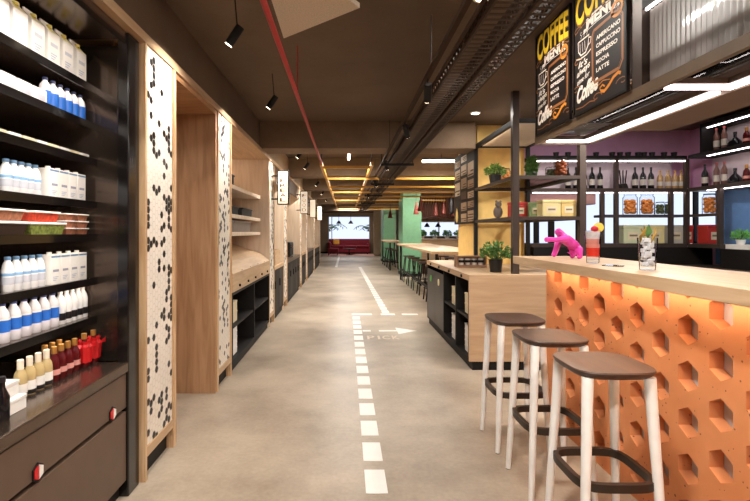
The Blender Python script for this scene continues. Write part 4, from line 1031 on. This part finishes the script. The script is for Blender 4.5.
MB().box(RX, 4.93, 4.3, 6.19, 1.94, 1.99).build('bottle_shelf', FRAME, rb)
MB().box(RX, 4.93, 4.3, 6.19, 2.385, 2.43).build('upper_shelf', BLACK, rb)
MB().box(RX, 4.93, 4.3, 5.98, 2.75, 2.80).build('top_board', BLACK, rb)
MB().box(RX, 4.93, 5.95, 5.98, 2.4305, 2.7495).build('side_panel', BLACK, rb)
MB().box(4.93, 4.948, 4.3, 6.19, 1.99, 2.75).build('back_panel', mat('pale_back_panel', (214,196,204)), rb)
for z, n_ in ((2.742, 0), (2.377, 1), (1.932, 2)):
    MB().box(RX+0.05, RX+0.08, 4.35, 5.93, z, z+0.0075).build('led_strip', LED, rb)
MB().box(RX+0.0, RX+0.05, 5.66, 5.71, 1.2455, 1.9395).build('post', FRAME, rb)
MB().box(RX, RX+0.05, 5.711, 6.19, 1.60, 1.635).build('shelf', FRAME, rb)
MB().box(RX, 4.93, 5.66, 6.19, 1.195, 1.245).build('bottom_shelf', FRAME, rb)
# counters under
t = thing('back_counter', (3.7,6.2,0), 'dark back bar counter with raised ledge under the windows', 'counter')
MB().box(2.53, 4.94, 5.95, 6.59, 0, 0.93).build('cabinet', BLACK, t)
MB().box(2.53, 4.94, 5.9, 6.59, 0.9305, 0.96).build('worktop', FRAME, t)
MB().box(2.53, 4.94, 6.2, 6.59, 0.9605, 1.194).build('ledge', BLACK, t)
t = thing('side_counter', (4.6,4.8,0), 'dark side counter with raised ledge along the blue wall', 'counter')
MB().box(4.25, 4.94, 3.0, 5.89, 0, 0.93).build('cabinet', BLACK, t)
MB().box(4.2, 4.94, 3.0, 5.89, 0.9305, 0.96).build('worktop', FRAME, t)
MB().box(4.6, 4.94, 3.0, 5.65, 0.9605, 1.194).build('ledge', BLACK, t)
MB().box(4.66, 4.94, 3.0, 5.65, 1.1945, 1.25).build('white_sill', WHITE, t)
plant('potted_plant', (4.72,5.5,1.25), 'small bright green plant in white pot on the side counter ledge', 0.05, 0.06, 160, 0.09, 0.13, mat('bright_leaf', (116,190,92), 0.5, var=0.3, scale=30), WHITE, 0.045, 9)
q = MB(); q.box(2.48, 3.45, 6.35, 6.58, 1.78, 1.93); q.solo('roller_blind', mat('mauve_blind', (150,112,108), 0.7), (2.95,6.45,1.78), 'mauve brown blind cassette above the left window panes', 'blind', bevel=0.01)
# bottles
spirit = bottle('spirit_bottle', [(0.034,0),(0.038,0.005),(0.038,0.17),(0.03,0.2),(0.013,0.23),(0.012,0.285)], DARKB, '', 'bottle', (0.0386,0.05,0.13,mat('bottle_paper', (200,190,180), 0.5)), (0.0145,0.27,0.3,BLACKL))
gold = bottle('gold_bottle', [(0.034,0),(0.038,0.005),(0.038,0.15),(0.03,0.18),(0.013,0.2),(0.012,0.235)], mat('amber_spirit', (206,164,110), 0.15, trans=0.3), '', 'bottle', (0.0386,0.04,0.1,mat('bottle_paper', (200,190,180))), (0.0145,0.23,0.255,mat('gold_capsule', (184,132,66))))
decan = bottle('decanter', [(0.06,0),(0.075,0.01),(0.075,0.05),(0.045,0.09),(0.018,0.12),(0.016,0.16)], DARKB, '', 'bottle', None, (0.02,0.155,0.185,BLACKL))
pinkb = bottle('pink_bottle', [(0.04,0),(0.045,0.005),(0.045,0.13),(0.02,0.16),(0.016,0.185)], mat('pink_spirit', (222,160,196), 0.2, trans=0.3), '', 'bottle', (0.0456,0.03,0.09,mat('pale_pink_label', (236,204,220), 0.5)), (0.02,0.18,0.205,WHITE))
tallb = bottle('tall_bottle', [(0.03,0),(0.033,0.005),(0.033,0.19),(0.013,0.24),(0.012,0.275)], mat('brown_spirit', (120,84,76), 0.15, trans=0.2), '', 'bottle', (0.0336,0.05,0.13,mat('bottle_paper', (200,190,180))), (0.0145,0.27,0.29,mat('red_cap', (170,50,50), 0.4)))
def X_at(px, Y): return (px-VX)*Y/F
GB = 'bottles on the back bar shelf'
yb = 6.32
for i, px in enumerate((568,576,584,592,600)):
    spirit.put((X_at(px,yb), yb, 1.99), 'dark spirit bottle, %s from the left on the back bar shelf' % ORD[i], GB)
for i, px in enumerate((635,643,651)):
    spirit.put((X_at(px,yb), yb, 1.99), 'dark spirit bottle, %s of three between the shelf posts' % ORD[i], GB)
for i, px in enumerate((660,668,675,681)):
    gold.put((X_at(px,yb), yb, 1.99), 'amber bottle, %s of four toward the back bar corner' % ORD[i], GB)
t = thing('bar_tool_stand', (X_at(623,yb),yb,1.99), 'black bar tool stand with upright tools on the back bar shelf', 'tool stand')
x = X_at(623,yb); MB().lathe([(0.06,0.0005),(0.065,0.01),(0.05,0.07),(0.001,0.07)], (x,yb,1.99), 16).build('base', BLACK, t)
for k in range(3): MB().stick((x-0.03+k*0.03,yb,2.06), (x-0.05+k*0.05,yb,2.25), 0.008, 8).build('tool', BLACK, t)
xr_ = 4.72
GR = 'bottles on the right wall shelf'
for z, nm in ((1.99,'lower'),(2.43,'upper')):
    tallb.put((xr_,5.86,z), 'tall brown bottle beside the side panel on the %s right wall shelf' % nm, GR)
    tallb.put((xr_,5.74,z), 'tall brown bottle beside the decanter on the %s right wall shelf' % nm, GR)
    decan.put((xr_,5.58,z), 'squat black decanter on the %s right wall shelf' % nm, GR)
    redb.put((xr_,5.42,z), 'red bottle on the %s right wall shelf' % nm, GR, scale=(1.4,1.4,1.3))
    for k in range(3): pinkb.put((xr_,5.30-k*0.11,z), 'pink bottle, %s past the red bottle on the %s right wall shelf' % (ORD[k], nm), GR)
spirit.put((xr_,6.05,1.99), 'dark spirit bottle at the inner corner of the lower right shelf', GR)
cup = MB().lathe([(0.03,0.0005),(0.04,0.06),(0.037,0.06),(0.027,0.006),(0.001,0.006)], (0,0,0), 14).solo('dark_cup', BLACKL, (0,0,0), '', 'cup', smooth=True)
CK = Kind(cup)
for i, px in enumerate((556,568,582,596,612,620,628,638,644,652,664,674)):
    CK.put((X_at(px,6.3), 6.3, 2.43), 'small dark cup, %s from the left on the upper back bar shelf' % ORD[i], 'dark cups on the upper back bar shelf')
yj = 6.33
jar((X_at(630,yj),yj,1.635), 0.09, 0.29, COOK, 'tall jar of orange cookies, left one on the back bar grid', 'jars on the back bar grid', TGL)
jar((X_at(647,yj),yj,1.635), 0.09, 0.29, COOK, 'tall jar of orange cookies beside the spice jars on the grid', 'jars on the back bar grid', TGL, seed=3)
jar((X_at(660,yj),yj,1.635), 0.06, 0.18, GRN, 'spice jar beside the cookie jar on the back bar grid', 'jars on the back bar grid', BLACK)
jar((X_at(668,yj),yj,1.635), 0.045, 0.18, GRN, 'spice jar nearest the third grid post', 'jars on the back bar grid', BLACK)
jar((4.78,6.05,1.635), 0.08, 0.27, COOK, 'jar of orange snacks with black lid at the back bar corner', 'jars on the back bar grid', BLACK)
G3 = 'large tins on the back bar grid'
for px, w_, m_, l in ((629,0.27,mat('tin_pale_green', (196,200,164), 0.45),'pale green tea tin on the bottom back bar shelf'),(650,0.27,TC,'cream tea tin beside the grey one on the bottom back bar shelf'),(671.5,0.22,TGY,'grey tea tin beside the third grid post'),(683.5,0.12,TR,'narrow red tea tin in the back bar corner')):
    tin((X_at(px,6.36), 6.36, 1.245), w_, 0.2, 0.25, m_, l, G3)
tin((4.81,6.08,1.245), 0.2, 0.18, 0.25, TR, 'wide red tea tin right of the back bar corner post', G3)

# ------------------------------------------------------------------ overhead services
q = MB().stick((-0.379,0.2,2.46), (-0.379,7.19,2.46), 0.0155, 14)
for y in (1.0,3.6): q.stick((-0.379,y,2.46), (-0.379,y,ZC-0.001), 0.004, 6)
q.stick((-0.379,6.3,2.46), (-0.379,6.3,2.509), 0.004, 6); o = q.solo('sprinkler_pipe', REDP, (-0.379,4,2.4445), 'long red pipe hung under the ceiling above the walkway', 'pipe', smooth=True)
TRAYM = mat('tray_dark_bronze', (60,44,33), 0.8, spec=0.2)
def tray(x0, x1, z0, z1, label):
    t = thing('cable_tray', ((x0+x1)/2, 8, z0), label, 'cable tray', 'perforated cable trays')
    for x in (x0, x1):
        q = MB(); y = 0.6
        for z in (z0, z1): q.box(x-0.006, x+0.006, 0.6, 22, z-0.008, z+0.008)
        while y < 9:
            q.stick((x,y,z0), (x,y+0.07,z1), 0.008, 4, caps=False); q.stick((x,y+0.07,z0), (x,y,z1), 0.008, 4, caps=False); y += 0.07
        while y < 22:
            q.stick((x,y,z0), (x,y+0.14,z1), 0.012, 4, caps=False); q.stick((x,y+0.14,z0), (x,y,z1), 0.012, 4, caps=False); y += 0.14
        q.build('side_rail', TRAYM, t)
    ys = []; y = 0.6
    while y < 22: ys += [y, y+0.018]; y += 0.055 if y < 9 else 0.11
    xs = (x0, x0+0.01, x1-0.01, x1); z = z0-0.009
    q = MB(); fs = []
    for i in range(len(ys)-1):
        for c in range(3):
            if c != 1 or i % 2 == 0: fs.append((i*4+c, i*4+c+1, i*4+c+5, i*4+c+4))
    q.add([(x, y_, z) for y_ in ys for x in xs], fs)
    fl_ = q.build('mesh_floor', mat('tray_brown', (62,48,38), 0.8), t)
    sd_ = fl_.modifiers.new('plate', 'SOLIDIFY'); sd_.thickness = 0.003; sd_.offset = 0
tray(0.639, 0.794, 2.40, 2.48, 'wider perforated black cable tray under the ceiling, beside the lamp track')
tray(0.828, 0.924, 2.40, 2.465, 'narrower perforated black cable tray nearer the bar')
MB().stick((0.612,0.4,2.43), (0.612,22,2.43), 0.010, 8).solo('conduit', TRAYM, (0.612,10,2.42), 'thin black conduit between the lamp track and the cable trays', 'pipe')
HK = None
for i, y in enumerate((6.65, 9.4, 12.4, 15.6)):
    q = MB(); q.box(0.5, 0.98, y-0.02, y+0.02, 2.355, 2.39); 
    for x in (0.515, 0.965): q.stick((x,y,2.39), (x,y,ZC-0.001), 0.006, 6)
    q.solo('hanger_bar', BLACK, (0.74,y,2.355), 'black hanger bar under the cable trays, %s from the camera' % ORD[i], 'hanger', 'cable tray hangers')
t = thing('lamp_track', (0.57,8,2.46), 'long black suspended lamp track above the walkway', 'lamp track')
MB().box(0.555, 0.585, 0.6, 22, 2.47, 2.50).build('rail', TRAYM, t)
for y in (3.07, 6.0, 9.0, 12.0): MB().stick((0.57,y,2.50), (0.57,y,ZC-0.001), 0.003, 6).build('suspension_wire', BLACK, t)
def light(name, kind, loc, energy, col=(1,0.95,0.88), size=0.1, aim=None, spot=90, blend=0.7, size_y=None):
    l = bpy.data.lights.new(name, kind); l.energy = energy; l.color = col
    if kind == 'AREA':
        l.shape = 'RECTANGLE' if size_y else 'DISK'; l.size = size
        if size_y: l.size_y = size_y
    elif kind == 'SPOT': l.spot_size = math.radians(spot); l.spot_blend = blend; l.shadow_soft_size = size
    else: l.shadow_soft_size = size
    o = bpy.data.objects.new(name, l); COL.objects.link(o); o.location = loc
    if aim: o.rotation_euler = (Vector(aim)-Vector(loc)).to_track_quat('-Z', 'Y').to_euler()
    return o
def spot_head(base_, dirv, label, cat='spotlight', energy=60, cable=None, group=None, spot=95, L=0.13, r=0.027, lens=None):
    d_ = Vector(dirv).normalized(); a = Vector(base_)
    t = thing('spotlight', base_, label, cat, group)
    q = MB(); q.stick(a, a+d_*L, r, 16); q.build('head', BLACK, t, smooth=True)
    q = MB(); q.stick(a+d_*(L-0.004), a+d_*(L+0.003), r*0.84, 16); q.build('lens', lens or LAMP, t)
    if cable: MB().stick(a+d_*L*0.25+Vector((0,0,r*0.6)), cable, 0.004, 6).build('cable' if cable[2] > 2.7 else 'bracket', BLACK, t)
    p = a+d_*(L+0.02)
    light('spot_light', 'SPOT', p, energy, size=0.03, aim=p+d_, spot=spot)
for i, y in enumerate((1.3, 2.78, 4.22, 6.75, 7.95, 10.9, 13.4, 16.2)):
    b_ = Vector((-0.645, y+0.03, 2.655 if y < 5 else 2.60))
    spot_head(b_, (-0.62,0.12,-0.85), 'black pendant spotlight left of the red pipe, %s along the left bays' % ORD[i], energy=70 if y < 6 else 75, cable=(-0.68,y+0.02,ZC-0.001), group='pendant spotlights over the left bays', spot=120)
for i, (y, dv) in enumerate(((1.6,(0.3,0.3,-1)),(3.2,(0.1,0.8,-0.9)),(4.45,(0.3,0.7,-0.8)),(6.7,(0.3,0.5,-0.8)),(9.2,(0.3,0.4,-0.8)),(12.2,(0.2,0.4,-0.8)))):
    spot_head(Vector((0.57,y,2.43)), dv, 'black track spotlight on the lamp track, %s from the camera' % ORD[i], energy=60, cable=(0.57,y,2.469), group='track spotlights', spot=120)
# recessed downlights; all but the shelving-top one are added fill lights
for i, (x, y, e, l) in enumerate(((1.58,5.62,10,'recessed ceiling downlight in front of the shelving top'),(0.85,2.85,22,'added fill downlight that brightens the menu boards'),(0.2,1.2,55,'added fill downlight over the near walkway'),(0.9,-0.6,55,'added fill downlight behind the stools'),(-0.4,-0.8,55,'added fill downlight over the fridge front'),
        (2.9,4.3,85,'added fill downlight above the bar aisle'),(3.3,2.4,70,'added fill downlight above the bar interior'),(2.6,9.9,45,'added fill downlight above the high table'),(1.9,7.9,40,'added fill downlight behind the yellow column'))):
    t = thing('downlight', (x,y,ZC), l, 'downlight', 'recessed downlights')
    MB().lathe([(0.04,-0.012),(0.062,-0.012),(0.066,-0.0005)], (x,y,ZC), 24).build('ring', WHITE, t, smooth=True)
    MB().lathe([(0.001,-0.0135),(0.045,-0.0135),(0.045,-0.0125),(0.001,-0.0125)], (x,y,ZC), 20).build('lens', LAMP, t)
    light('down_light', 'AREA', (x,y,ZC-0.02), e, size=0.12, aim=(x,y,0))
# tube lamps further in
def tube(x, y, z, L, ax, e, label):
    t = thing('tube_lamp', (x,y,z), label, 'ceiling lamp', 'ceiling tube lamps')
    d_ = Vector((1,0,0)) if ax == 'x' else Vector((0,1,0)); c = Vector((x,y,z))
    MB().stick(c-d_*L/2+Vector((0,0,0.04)), c+d_*L/2+Vector((0,0,0.04)), 0.02, 8).build('housing', BLACK, t)
    MB().stick(c-d_*L/2, c+d_*L/2, 0.024, 12).build('tube', LAMP, t, smooth=True)
    MB().stick(c+Vector((0,0,0.05)), (x,y,ZC-0.001), 0.006, 6).build('hanger', BLACK, t)
    light('tube_light', 'AREA', (x,y,z-0.04), e, col=(1,0.95,0.88), size=L if ax == 'x' else 0.06, size_y=0.06 if ax == 'x' else L, aim=None)
tube(0.05, 8.0, 2.74, 0.9, 'y', 58, 'tube lamp over the walkway beyond the first beam')
tube(0.05, 11.0, 2.74, 0.9, 'y', 58, 'tube lamp over the walkway beyond the second beam')
tube(0.05, 14.0, 2.74, 0.9, 'y', 58, 'tube lamp over the walkway beyond the third beam')
tube(0.0, 17.2, 2.74, 0.9, 'y', 58, 'tube lamp over the walkway beyond the fourth beam')
tube(1.75, 8.45, 2.70, 0.7, 'x', 30, 'bright tube lamp between the cable trays and the yellow column')
tube(1.75, 13.4, 2.72, 1.2, 'x', 35, 'bright tube lamp over the high table')
tube(2.9, 13.4, 2.72, 1.2, 'x', 70, 'bright tube lamp near the red lamps')
tube(1.7, 19.6, 2.72, 1.4, 'x', 45, 'bright tube lamp above the far green column')
tube(0.3, 24.0, 2.72, 1.4, 'x', 60, 'bright tube lamp before the lounge window')
tube(0.3, 27.9, 2.72, 1.4, 'x', 60, 'bright tube lamp above the red sofa')
# yellow ceiling ladder
t = thing('yellow_ceiling_grid', (0.5,10,2.44), 'yellow painted pipe grid hung under the ceiling beyond the first beam', 'ceiling grid')
for x in (-0.39, 0.41): MB().box(x-0.022, x+0.022, 7.2, 21, 2.44, 2.50).build('long_rail', YPIPE, t)
for y, x1 in ((7.25,0.38),(8.8,2.8),(10.4,3.2),(11.8,3.2),(13.2,3.2),(14.8,3.2),(16.4,3.2),(18.6,2.4),(20.6,2.4)):
    MB().box(-0.36, x1, y-0.03, y+0.03, 2.40, 2.4395).build('cross_bar', YPIPE, t)
for x, y in ((-0.39,7.4),(0.41,7.4),(-0.39,13.3),(0.41,13.3),(2.7,8.8),(3.1,13.2)): MB().stick((x,y,2.44 if x > 2.6 else 2.50), (x,y,ZC-0.001), 0.006, 6).build('hanger_rod', BLACK, t)
# acoustic panel
q = MB(); q.prism([(-0.416,3.07),(0.08,2.65),(0.02,2.56),(-0.10,2.1),(-0.415,2.1)], 'z', 2.69, 2.72)
t = thing('acoustic_panel', (-0.2,2.6,2.69), 'pale angular felt acoustic panel hung from the ceiling', 'acoustic panel')
q.build('panel', mat('grey_felt', (200,184,164), 0.95, var=0.15, scale=120, bump=0.3), t, bevel=0.003)
for x, y in ((-0.3,2.8),(-0.3,2.3),(-0.05,2.6)): MB().stick((x,y,2.72), (x,y,ZC-0.001), 0.003, 6).build('wire', BLACK, t)

# ------------------------------------------------------------------ seating area
def gcol(x0, x1, y0, y1):
    o = MB().box(x0, x1, y0, y1, 0.1, ZC).build('column', GREEN); o['kind'] = 'structure'
    MB().box(x0-0.015, x1+0.015, y0-0.015, y1+0.015, 0, 0.1).build('plinth', BLACK, o)
gcol(1.78, 2.36, 14.4, 15.5); gcol(1.72, 2.28, 21.2, 22.6)
def htable(x0, x1, y0, y1, z, label):
    t = thing('high_table', ((x0+x1)/2,(y0+y1)/2,0), label, 'table', 'high tables')
    MB().box(x0, x1, y0, y1, z-0.045, z).build('tabletop', OAKH, t, bevel=0.004)
    for x in (x0+0.08, x1-0.12):
        for y in (y0+0.12, y1-0.16): MB().box(x, x+0.05, y, y+0.05, 0, z-0.0455).build('leg', BLACK, t)
    MB().box(x0+0.085, x0+0.125, y0+0.171, y1-0.161, 0.3, 0.34).build('footrail', BLACK, t)
htable(1.5, 2.5, 8.0, 13.6, 1.06, 'long oak high table with black legs beyond the pickup counter')
htable(1.5, 2.2, 16.6, 20.2, 1.06, 'far oak high table between the green columns')
hs = thing('high_stool', (0,0,0), '', 'stool')
MB().lathe([(0.001,0.70),(0.15,0.70),(0.165,0.715),(0.16,0.735),(0.001,0.73)], (0,0,0), 20).build('seat', SEATW, hs, smooth=True)
for sx, sy in ((-1,-1),(1,-1),(1,1),(-1,1)): MB().stick((sx*0.1,sy*0.1,0.70), (sx*0.17,sy*0.17,0), 0.013, 8).build('leg', BLACK, hs)
MB().tube([(0.14*math.cos(k*math.pi/10)*1.35, 0.14*math.sin(k*math.pi/10)*1.35, 0.26) for k in range(20)], 0.01, 6, closed=True).build('footrest', BLACK, hs)
HS = Kind(hs)
k = 0
for y in (8.5, 9.4, 10.3, 11.2, 12.1, 13.0):
    for x in ((1.78,) if y < 9 else (1.78, 2.75)):
        HS.put((x, y, 0), 'dark high stool, %s from the pickup counter on the %s side of the long table' % (ORD[k], 'walkway' if x < 2 else 'wall'), 'high stools at the long table')
    k += 1
for i, y in enumerate((17.2, 18.2, 19.2)): HS.put((1.78, y, 0), 'dark high stool, %s along the far high table' % ORD[i], 'high stools at the far table')
# low oak partition, hood with red lamps
t = thing('bench_partition', (3.4,15.9,0), 'oak bench back partition under the strip window', 'partition')
MB().box(2.5, 4.8, 15.8, 15.9, 0, 1.12).build('panel', OAKX, t); MB().box(2.5, 4.8, 15.75, 15.95, 1.1205, 1.16).build('cap_board', OAKX, t); MB().box(2.5, 4.8, 15.35, 15.75, 0.0, 0.45).build('seat', SEATW, t)
t = thing('slatted_screen', (3.2,15.0,1.9), 'dark red slatted hanging screen above the bench', 'screen')
q = MB()
for i in range(17): q.box(2.5+i*0.085, 2.54+i*0.085, 15.2, 15.24, 1.9, 2.5)
q.build('slats', mat('rust_slats', (96,46,34), 0.6), t); MB().box(2.48, 3.95, 15.17, 15.27, 1.85, 1.9).build('bottom_rail', mat('dark_rust', (70,34,26), 0.6), t); MB().box(2.48, 3.95, 15.17, 15.27, 2.5, 2.56).build('top_rail', mat('dark_rust', (70,34,26)), t)
for x in (2.6, 3.8): MB().stick((x,15.22,2.56), (x,15.22,ZC-0.001), 0.008, 6).build('hanger_rod', BLACK, t)
pn = thing('pendant_lamp', (0,0,0), '', 'pendant lamp')
MB().lathe([(0.09,-0.02),(0.085,0.02),(0.025,0.3),(0.02,0.36),(0.001,0.37)], (0,0,0), 18).build('lamp_shade', mat('rust_shade', (112,46,34), 0.5), pn, smooth=True)
MB().ball((0,0,0.02), 0.035).build('bulb', LAMP, pn, smooth=True)
MB().stick((0,0,0.37), (0,0,0.88), 0.005, 6).build('cord', BLACK, pn)
PK = Kind(pn)
for i, (x, y, z) in enumerate(((1.98,12.2,1.97),(2.12,13.9,1.95),(2.85,14.6,1.95),(3.1,14.6,2.0),(3.45,14.6,1.95),(1.75,18.2,1.97))):
    PK.put((x,y,z), ['rust red cone pendant lamp nearest over the long table','rust red cone pendant lamp before the green column','rust red cone pendant lamp, left of three before the slatted screen','rust red cone pendant lamp, middle of three before the slatted screen','rust red cone pendant lamp beside the black bag','rust red cone pendant lamp over the far high table'][i], 'rust red pendant lamps')
t = thing('hanging_bag', (3.28,14.3,1.95), 'long black bag hung among the red pendant lamps', 'bag')
MB().lathe([(0.02,0.0),(0.075,0.05),(0.08,0.35),(0.05,0.55),(0.02,0.6)], (3.28,14.3,1.95), 14).build('body', BLACKL, t, smooth=True); MB().stick((3.28,14.3,2.55), (3.28,14.3,ZC-0.001), 0.006, 6).build('strap', BLACK, t)
for i, (x, y, w_) in enumerate(((2.75,16.6,0.28),(3.2,16.6,0.3),(3.65,16.6,0.3),(4.05,16.6,0.3))):
    plant('window_plant', (x,16.6,1.161), 'green plant, %s from the left on the strip window ledge' % ORD[i], 0.09, 0.1, 140, w_*0.55, 0.22, mat('bright_leaf', (116,190,92)), WHITE, 0.09, 20+i)
MB().box(2.5, 4.4, 16.4, 16.99, 1.10, 1.16).solo('window_ledge', WHITE, (3.4,16.7,1.10), 'white ledge carrying plants under the strip window', 'ledge')
bl = MB().lathe([(0.11,0),(0.10,0.02),(0.03,0.14),(0.001,0.15)], (0,0,0), 16)
bp = thing('black_pendant', (0,0,0), '', 'pendant lamp'); bl.build('lamp_shade', BLACK, bp, smooth=True); MB().stick((0,0,0.15), (0,0,0.7), 0.008, 6).build('cord', BLACK, bp)
BK = Kind(bp)
BK.put((2.95,16.75,1.58), 'small black pendant lamp, left of two before the strip window', 'small black pendants'); BK.put((3.35,16.75,1.58), 'small black pendant lamp, right of two before the strip window', 'small black pendants')

# ------------------------------------------------------------------ lounge at the far end
BURG = mat('burgundy_fabric', (122,28,44), 0.8, var=0.15, scale=8)
sf = thing('sofa', (0.25,29.4,0), 'long burgundy sofa under the far window', 'sofa')
MB().box(-1.1, 1.5, 28.8, 29.7, 0.1, 0.42).build('base', BURG, sf, bevel=0.04)
for k in range(3): MB().box(-0.92+k*0.8, -0.14+k*0.8, 28.75, 29.45, 0.4205, 0.56).build('seat_cushion', BURG, sf, bevel=0.05)
MB().box(-1.1, 1.5, 29.5, 29.78, 0.4205, 0.95).build('backrest', BURG, sf, bevel=0.05)
for x in (-1.1, 1.3): MB().box(x, x+0.2, 28.8, 29.49, 0.4205, 0.68).build('arm', BURG, sf, bevel=0.05)
for x in (-1.0, 1.35):
    for y in (28.9, 29.6): MB().stick((x,y,0), (x,y,0.1), 0.03, 8).build('leg', BLACK, sf)
q = MB().box(-0.2, 0.2, -0.07, 0.07, 0, 0.38); c = q.build('cushion', mat('mustard_fabric', (200,140,50), 0.8), None, bevel=0.06); c.location = (-0.62, 29.2, 0.59); c.rotation_euler = (math.radians(-14), 0, 0.1)
tag(c, 'mustard cushion leaning on the burgundy sofa', 'cushion')
t = thing('coffee_table', (0.2,27.9,0), 'low round dark table before the burgundy sofa', 'table')
MB().lathe([(0.001,0.36),(0.4,0.36),(0.4,0.4),(0.001,0.4)], (0.2,27.9,0), 28).build('tabletop', SEATW, t); MB().lathe([(0.2,0),(0.2,0.02),(0.04,0.04),(0.04,0.3595)], (0.2,27.9,0), 16).build('pedestal', BLACK, t)
t = thing('armchair', (-0.75,27.6,0), 'small burgundy armchair left of the round table', 'armchair')
MB().box(-1.1, -0.45, 27.2, 27.9, 0.12, 0.42).build('seat', BURG, t, bevel=0.05); MB().box(-1.1, -0.93, 27.2, 27.9, 0.4205, 0.8).build('backrest', BURG, t, bevel=0.05)
for x in (-1.03, -0.52):
    for y in (27.28, 27.82): MB().stick((x,y,0), (x,y,0.12), 0.025, 8).build('leg', BLACK, t)
MB().box(-1.3, 1.7, 26.9, 29.9, 0.0005, 0.012).solo('rug', mat('pink_rug', (206,160,150), 0.95), (0.2,28.4,0), 'pale pink rug under the lounge furniture', 'rug')
for o in (sf, bpy.data.objects['coffee_table'], t): o.location.z = 0.0125
for i, x in enumerate((-0.45, 0.3)):
    BK.put((x,28.9,1.92), 'black pendant lamp, %s of two before the far lounge window' % ('left','right')[i], 'black lounge pendants', scale=(1.5,1.5,1.34))
def palm(x, y, label, seed):
    rr = random.Random(seed); t = thing('palm_plant', (x,y,0), label, 'potted plant', 'palms outside the far window')
    MB().lathe([(0.2,0.0003),(0.28,0.4),(0.25,0.4),(0.23,0.36),(0.001,0.36)], (x,y,0), 18).build('pot', POT, t, smooth=True)
    q = MB(); s = MB()
    for k in range(11):
        a_ = k*2*math.pi/11+rr.uniform(-.2,.2); L = rr.uniform(1.2,1.7); pts = []
        for i in range(8):
            u = i/7; pts.append(Vector((x+math.cos(a_)*L*u*0.8, y+math.sin(a_)*L*u*0.5, 1.25+L*(1.25*u-0.95*u*u))))
        s.tube([(x,y,0.35)]+pts, [0.025]+[0.012]*8, 5)
        for i in range(1, 8):
            d_ = (pts[i]-pts[i-1]).normalized(); sd = d_.cross(Vector((0,0,1))).normalized()
            for sg in (-1, 1):
                e = pts[i]+sd*sg*0.4+d_*0.12-Vector((0,0,0.1))
                q.add([pts[i]-d_*0.045, pts[i]+d_*0.045, e], [(0,1,2)])
    s.build('stem', mat('stem_green', (74,92,48)), t); q.build('frond', LEAF, t)
palm(1.75, 31.4, 'palm outside the far window, right one', 3); palm(-1.35, 31.6, 'palm outside the far window, left one', 8)
struct('ground', MB().box(-8, 8, YB+0.3, 45, -0.12, -0.02), mat('outside_paving', (196,190,182), 0.8))

# ------------------------------------------------------------------ sky and room light
wd = bpy.data.worlds.new('sky'); sc.world = wd; wd.use_nodes = True
nt = wd.node_tree; bg = nt.nodes['Background']
tc = nt.nodes.new('ShaderNodeTexCoord'); sp = nt.nodes.new('ShaderNodeSeparateXYZ'); rp = nt.nodes.new('ShaderNodeValToRGB')
rp.color_ramp.elements[0].position = 0.0; rp.color_ramp.elements[0].color = (0.90,0.93,1.0,1); rp.color_ramp.elements[1].position = 0.6; rp.color_ramp.elements[1].color = (0.55,0.72,1.0,1)
nt.links.new(tc.outputs['Generated'], sp.inputs[0]); nt.links.new(sp.outputs['Z'], rp.inputs['Fac']); nt.links.new(rp.outputs['Color'], bg.inputs['Color'])
bg.inputs['Strength'].default_value = 1.7

# ------------------------------------------------------------------ camera
cd = bpy.data.cameras.new('camera'); cam = bpy.data.objects.new('camera', cd); COL.objects.link(cam)
cam.location = (0,0,H); cam.rotation_euler = (math.radians(90),0,0)
cd.sensor_width = 36; cd.lens = F/750*36; cd.clip_start = 0.05; cd.clip_end = 200
cd.shift_x = (375-VX)/750; cd.shift_y = -(250.5-VY)/750
sc.camera = cam
vs_ = sc.view_settings; vs_.view_transform = 'Standard'; vs_.look = 'None'; vs_.gamma = 1.0; vs_.use_curve_mapping = False; vs_.exposure = -0.35
sc.cycles.use_denoising = True
sc.cycles.max_bounces = 10; sc.cycles.transparent_max_bounces = 16
sc.cycles.sample_clamp_indirect = 6
